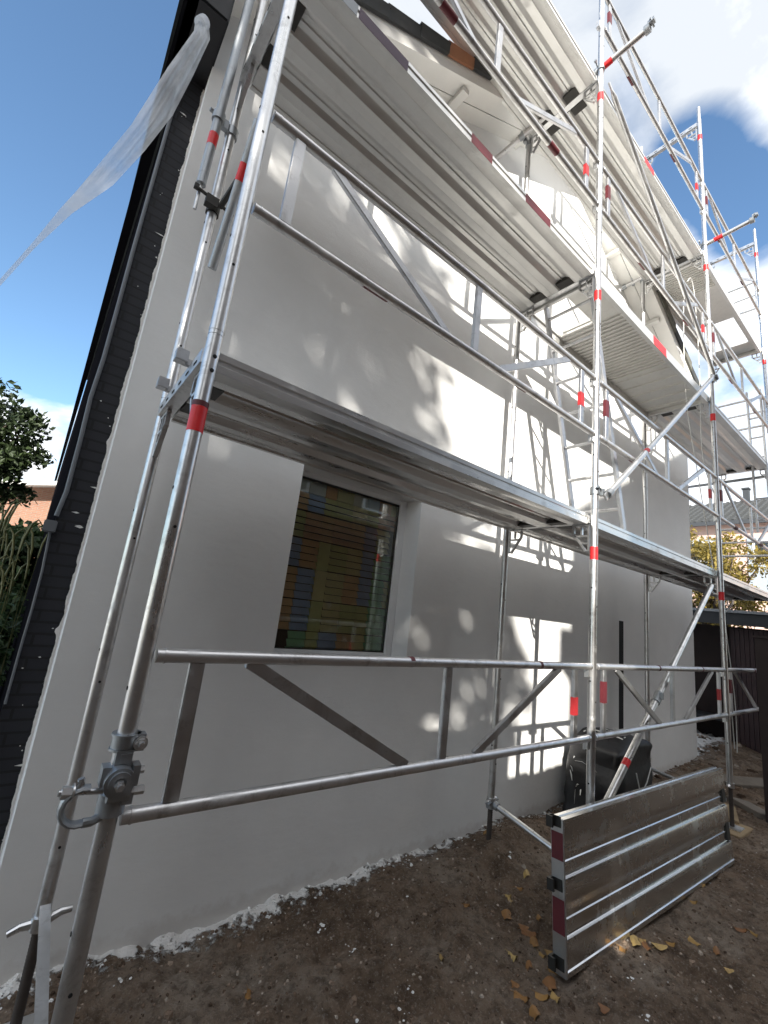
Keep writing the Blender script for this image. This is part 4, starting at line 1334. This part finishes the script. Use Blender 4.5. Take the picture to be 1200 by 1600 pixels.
# houses behind on the left
t = thing('brick_house', 'pink brick house with white verge behind the left tree', 'house', (-1.4, 17, 0))
q = MB(); q.add([(-3.4, 16, -.1), (-.08, 16, -.1), (-.08, 16, 3.92), (-1.35, 16, 3.62), (-3.4, 16, 3.1)], [(0, 1, 2, 3, 4)]); q.add([(-3.4, 20, -.1), (-.08, 20, -.1), (-.08, 20, 3.92), (-1.35, 20, 3.62), (-3.4, 20, 3.1)], [(4, 3, 2, 1, 0)])
q.add([(-3.4, 16, -.1), (-3.4, 20, -.1), (-3.4, 20, 3.1), (-3.4, 16, 3.1)], [(0, 1, 2, 3)])
q.build('wall', M['red_brick'], t, smooth=0, fix=False)
q = MB(); q.bar((-3.6, 15.8, 3.10), (.0, 15.8, 4.0), .5, .12); q.build('verge', M['white_wood'], t, smooth=0)
q = MB(); q.bar((-3.6, 18.2, 3.20), (.0, 18.2, 4.08), 4.2, .06); q.build('roof', M['tile'], t, smooth=0)
# right background
t = thing('shed', 'low black timber shed with grey roof edge at the far right', 'shed', (9.6, 2.5, 0))
q = MB(); q.box(9.02, 9.07, -.6, 4.6, 1.98, 2.17); q.build('fascia', M['fascia'], t, smooth=0)
q = MB(); q.box(8.98, 12.4, -.65, 4.65, 2.172, 2.215); q.build('roof', M['zinc'], t, smooth=0)
q = MB(); q.box(9.9, 9.95, -.6, 4.6, -.1, 1.98); q.box(9.02, 12.3, 4.55, 4.6, -.1, 1.98); q.box(9.02, 12.3, -.6, -.55, -.1, 1.98); q.build('wall', M['wood_dark'], t, smooth=0)
q = MB()
for k in range(18):
    y = 1.2 + k * .062; q.box(9.30, 9.33, y, y + .055, .05, 1.93)
q.build('slatted_door', mat_plain('purple_brown_boards', (.050, .028, .030), .6, 0, .3, 6), t, smooth=0)
q = MB(); q.box(9.25, 9.34, 2.34, 2.42, -.05, 1.97); q.box(9.25, 9.34, 1.10, 1.18, -.05, 1.97); q.build('post', M['wood_dark'], t, smooth=0)
q = MB(); q.box(9.3, 9.8, 2.42, 3.3, .42, .46); q.build('shelf', M['fascia'], t, smooth=0)
t = thing('gate_post', 'dark timber gate post at the right edge of the yard', 'post', (6.12, 1.22, 0))
q = MB(); q.box(6.05, 6.20, 1.14, 1.298, -.05, 1.74); q.build('shaft', M['wood_dark'], t, smooth=0, bevel=.006)
q = MB(); q.box(6.035, 6.215, 1.125, 1.31, 1.742, 1.765); q.build('cap', M['wood_dark'], t, smooth=0)
for z, zz in ((.45, 1.2), (1.2, 1.0)): pass
for k_, (u, v, l_, w_, rz, mt, lab) in enumerate(((1122, 1262, .5, .30, .3, 'sleeper', 'broken board lying beside the right post by the dark gate post'), (1165, 1222, .7, .22, -.5, 'stone', 'long clay slab lying behind the right post foot'),
                              (1178, 1262, .45, .25, .9, 'chip', 'pale broken slab beside the dark gate post'), (1118, 1212, .6, .16, .15, 'chip', 'pale narrow slab behind the far end of the leaning panel'))):
    p = bp(u, v, Z=.03); q = MB()
    q.obox((p.x, p.y, hgt(p.x, p.y) + .03), l_, w_, .05, Matrix.Rotation(rz, 3, 'Z') @ Matrix.Rotation(.14, 3, 'X'))
    tag(q.build('rubble_slab', mat_plain('rubble', (.17, .145, .12), .9, 0, .4, 14, .4, .004) if mt != 'sleeper' else M['sleeper'], None, (p.x, p.y, 0), smooth=0, bevel=.006), lab, 'slab', 'rubble by the right post')
tree('autumn_tree', 'yellow autumn tree behind the shed', (15.2, 4.1, 0), 2.0, (15.0, 4.05, 3.55), (1.3, 1.3, 1.60), 60, 130, .07, M['leaf_yellow'], .42, .13)
t = thing('evergreen_shrub', 'dark green conifer shrub right of the yellow tree', 'shrub', (14.2, 2.35, 0))
q = MB()
for k in range(50):
    z = random.uniform(.2, 3.75); r = .75 * (1 - z / 6)
    leaves(q, (14.2 + random.uniform(-r, r), 2.2 + random.uniform(-r, r), z), 80, (.28, .28, .3), .07)
q.build('foliage', M['leaf_green'], t, smooth=0, fix=False)
q = MB(); q.path([(14.2, 2.2, -.1), (14.2, 2.2, 3.2)], [.06, .02], 8); q.build('stem', M['bark'], t)
t = thing('terraced_house', 'grey tiled house with blue grey panels far behind the autumn tree', 'house', (26, 5, 0))
q = MB(); q.box(25, 33, -4, 16, -.1, 7.4); q.build('wall', M['pink'], t, smooth=0)
q = MB()
for y0 in (3.0, 6.2, 9.4):
    q.box(24.94, 24.998, y0, y0 + 2.4, 4.0, 6.6)
q.build('panel', M['facade'], t, smooth=0)
for y0 in (3.0, 6.2, 9.4):
    q = MB(); q.box(24.90, 24.938, y0 + .2, y0 + 2.2, 5.5, 6.5); wd = q.build('window', M['white_pvc'], t, smooth=0)
    q = MB(); q.box(24.88, 24.899, y0 + .3, y0 + 2.1, 5.58, 6.42); q.build('pane', M['window_dark'], wd, smooth=0)
q = MB(); q.add([(24.6, -4.5, 7.35), (24.6, 16.5, 7.35), (29, 16.5, 9.4), (29, -4.5, 9.4)], [(0, 1, 2, 3)]); q.add([(33.4, -4.5, 7.35), (33.4, 16.5, 7.35), (29, 16.5, 9.4), (29, -4.5, 9.4)], [(3, 2, 1, 0)])
for k in range(70):
    y = -4.4 + k * .30
    q.path([(24.6, y, 7.38), (29, y, 9.45)], .075, 6, caps=False)
for k in range(14):
    f = k / 14; q.box(24.6 + 4.4 * f, 24.64 + 4.4 * f, -4.5, 16.5, 7.35 + 2.05 * f, 7.47 + 2.05 * f)
rf = q.build('roof', M['tile'], t, smooth=0, fix=False)
q = MB(); q.box(24.5, 24.62, -4.5, 16.5, 7.2, 7.38); q.build('gutter', M['fascia'], t, smooth=0)
q = MB(); q.box(28.6, 28.9, 6.0, 6.25, 9.0, 10.0); q.box(28.55, 28.95, 5.96, 6.29, 10.002, 10.08); q.build('chimney', M['fascia'], rf, smooth=0)

# ------------------------------------------------------------------ what stands behind the viewer: house, tree and fence that shade the wall
t = thing('opposite_house', 'brown brick house across the yard behind the viewer', 'house', (3, -4, 0))
q = MB()
xe0, xe1, ye, ze_ = -1.60, 9.0, -4.0, 7.22
q.add([(xe0, ye, -.1), (xe1, ye, -.1), (xe1, ye, 7.3), ((xe0 + xe1) / 2, ye, ze_ + .53 * (xe1 - xe0) / 2), (xe0, ye, ze_)], [(0, 1, 2, 3, 4)])
q.add([(xe0, -11, -.1), (xe1, -11, -.1), (xe1, -11, 7.3), ((xe0 + xe1) / 2, -11, ze_ + .53 * (xe1 - xe0) / 2), (xe0, -11, ze_)], [(4, 3, 2, 1, 0)])
q.add([(xe0, ye, -.1), (xe0, -11, -.1), (xe0, -11, ze_), (xe0, ye, ze_)], [(3, 2, 1, 0)]); q.add([(xe1, ye, -.1), (xe1, -11, -.1), (xe1, -11, 7.3), (xe1, ye, 7.3)], [(0, 1, 2, 3)])
q.build('wall', M['dark_brick'], t, smooth=0, fix=False)
q = MB(); xm = (xe0 + xe1) / 2
q.bar((xe0 - .02, -7.5, ze_ + .02), (xm + .05, -7.5, ze_ + .06 + .53 * (xm - xe0)), 7.0, .08); q.bar((xe1 + .3, -7.5, 7.10), (xm - .05, -7.5, ze_ + .06 + .53 * (xm - xe0)), 7.0, .08)
q.build('roof', M['tile'], t, smooth=0)
q = MB(); q.box(-1.80, -1.602, -4.6, -4.0, 5.68, 6.05); q.build('bay_cornice', M['white_wood'], t, smooth=0)
for (x, z) in ((.6, 1.0), (3.4, 1.0), (6.2, 1.0), (.6, 4.0), (3.4, 4.0), (6.2, 4.0)):
    q = MB(); q.box(x, x + 1.2, -3.998, -3.95, z, z + 1.4); wd = q.build('window', M['white_pvc'], t, smooth=0)
    q = MB(); q.box(x + .08, x + 1.12, -3.949, -3.94, z + .08, z + 1.32); q.build('pane', M['window_dark'], wd, smooth=0)
t = thing('board_fence', 'brown board fence behind the viewer', 'fence', (0, -.7, 0))
q = MB()
x = -6.0
hit = bp(965, 1385, Y=1.31); gap = hit.x - .93 * 2.01  # board opening added to let a sunbeam onto the leaning panel
while x < 6.0:
    if x <= gap < x + .142:
        q.box(x, x + .135, -.72, -.70, -.05, 1.34); q.box(x, x + .135, -.72, -.70, 1.98, 2.49); x += .142; continue
    top = (2.93 if x < .45 else 2.49) + random.uniform(-.02, .02)
    q.box(x, x + .135, -.72, -.70, -.05, top); x += .142
q.build('boards', M['fence'], t, smooth=0)
for k in range(7):
    q = MB(); q.box(-6 + k * 2.0 - .05, -6 + k * 2.0 + .05, -.83, -.722, -.1, 2.45); q.build('post', M['fence'], t, smooth=0)
rng = np.random.default_rng(11); random.seed(11)
tree('garden_tree', 'big broadleaf tree behind the viewer that dapples the wall', (-9.3, -7.2, 0), 6.0, (-11.2, -7.0, 10.4), (3.4, 2.0, 4.2), 120, 100, .20, M['leaf_green'], .7, .25,
     lone=[((-8.5, -7, 10.2), (.8, .6, .9), 330), ((-9.2, -7, 10.6), (.8, .6, 1.2), 320), ((-8.8, -7, 11.7), (.7, .6, .8), 240), ((-7.2, -7.0, 12.0), (.5, .5, .8), 60), ((-6.9, -7.0, 10.6), (.45, .5, .8), 60), ((-6.9, -7, 9.6), (.7, .5, .5), 110), ((-7.6, -7, 10.5), (.7, .6, 1.2), 110), ((-5.75, -7, 7.8), (.60, .5, .60), 190), ((-6.5, -7, 7.7), (.5, .5, .7), 190), ((-7.3, -7, 8.2), (.9, .6, 1.1), 400), ((-8.2, -7, 7.6), (1.0, .6, 1.3), 600), ((-7.2, -7, 7.3), (.8, .6, .8), 400), ((-6.4, -7, 8.9), (.5, .5, .45), 110)])
tree('garden_tree', 'second broadleaf tree further left behind the viewer', (-12.5, -8.5, 0), 6.0, (-13.0, -8.0, 9.5), (3.0, 2.0, 5.0), 60, 80, .26, M['leaf_green'], .95, .25)

# ------------------------------------------------------------------ light
travel = V((.93, 1.0, -.694)).normalized()
sl = bpy.data.lights.new('sun', 'SUN'); sl.energy = 5.0; sl.angle = math.radians(.53); sl.color = (1.0, .95, .86)
so = bpy.data.objects.new('sun', sl); COL.objects.link(so)
so.rotation_euler = travel.to_track_quat('-Z', 'Y').to_euler()
so.location = (-8, -8, 12)
elev = math.asin(-travel.z); az = math.atan2(-travel.x, -travel.y)

wd = bpy.data.worlds.new('World'); SC.world = wd; wd.use_nodes = True
nt = wd.node_tree; bg = nt.nodes['Background']


class WN(N):
    def __init__(s): s.t = nt


wn = WN()
sky = nt.nodes.new('ShaderNodeTexSky'); sky.sky_type = 'NISHITA'; sky.sun_disc = False
sky.sun_elevation = elev; sky.sun_rotation = az % (2 * PI); sky.air_density = 1.0; sky.dust_density = .6; sky.ozone_density = 1.6
tc = nt.nodes.new('ShaderNodeTexCoord')
dirv = tc.outputs['Generated']
sp = nt.nodes.new('ShaderNodeSeparateXYZ'); nt.links.new(dirv, sp.inputs[0])
# cloud layer: stretch directions on to a plane overhead
den = wn.math('ADD', wn.math('MAXIMUM', sp.outputs['Z'], 0), .22)
cb = nt.nodes.new('ShaderNodeCombineXYZ')
nt.links.new(wn.math('DIVIDE', sp.outputs['X'], den), cb.inputs['X']); nt.links.new(wn.math('DIVIDE', sp.outputs['Y'], den), cb.inputs['Y'])
cl = wn.noise(cb.outputs[0], 1.5, 9, .58, .35)
cl2 = wn.noise(cb.outputs[0], 4.0, 7, .6)


def blob(d, inner, outer, amp):
    vm = nt.nodes.new('ShaderNodeVectorMath'); vm.operation = 'DOT_PRODUCT'
    nt.links.new(dirv, vm.inputs[0]); vm.inputs[1].default_value = V(d).normalized()
    mr = nt.nodes.new('ShaderNodeMapRange'); mr.interpolation_type = 'SMOOTHSTEP'
    mr.inputs['From Min'].default_value = math.cos(math.radians(outer)); mr.inputs['From Max'].default_value = math.cos(math.radians(inner))
    mr.inputs['To Min'].default_value = 0; mr.inputs['To Max'].default_value = amp
    nt.links.new(vm.outputs['Value'], mr.inputs['Value'])
    return mr.outputs[0]


s = wn.math('SUBTRACT', wn.math('MULTIPLY', cl, 1.7), .35)
for args in (((-.2, -.85, .45), 40, 75, .42), ((.40, .28, .87), 10, 36, .34), ((.58, .02, .81), 3, 13, .22), ((.88, .2, .45), 3, 16, .16), ((-.10, .965, .20), 2.5, 6, .34), ((.93, .28, .30), 4, 12, .2),  # first blob: unseen cloud bank added behind the camera for neutral wall light
             ((-.1, .72, .62), 8, 26, -.40), ((.66, .17, .73), 1.0, 5.5, -.42), ((.745, .12, .66), 1, 6, -.36), ((-.08, .97, .235), .8, 2.4, -.0), ((-.05, .60, .79), 1.5, 6, .12)):
    s = wn.math('ADD', s, blob(*args))
cf = wn.ramp(s, [(.48, 0), (.80, 1)])
shade = wn.ramp(wn.math('ADD', cl2, blob((.40, .33, .86), 8, 34, -.22)), [(.28, (3.4, 3.6, 3.85)), (.66, (7.9, 8.0, 8.1))])
skc = wn.mix(1.0, sky.outputs['Color'], (.85, 1.0, 1.06), 'MULTIPLY')
c = wn.mix(cf, skc, shade)
nt.links.new(c, bg.inputs['Color'])
bg.inputs['Strength'].default_value = .12

SC.view_settings.view_transform = 'Standard'
SC.view_settings.look = 'None'
SC.view_settings.exposure = 1.12
SC.view_settings.gamma = 1.0
SC.view_settings.use_curve_mapping = False
SC.render.engine = 'CYCLES'
SC.cycles.max_bounces = 6
SC.cycles.transparent_max_bounces = 12
SC.cycles.use_denoising = True
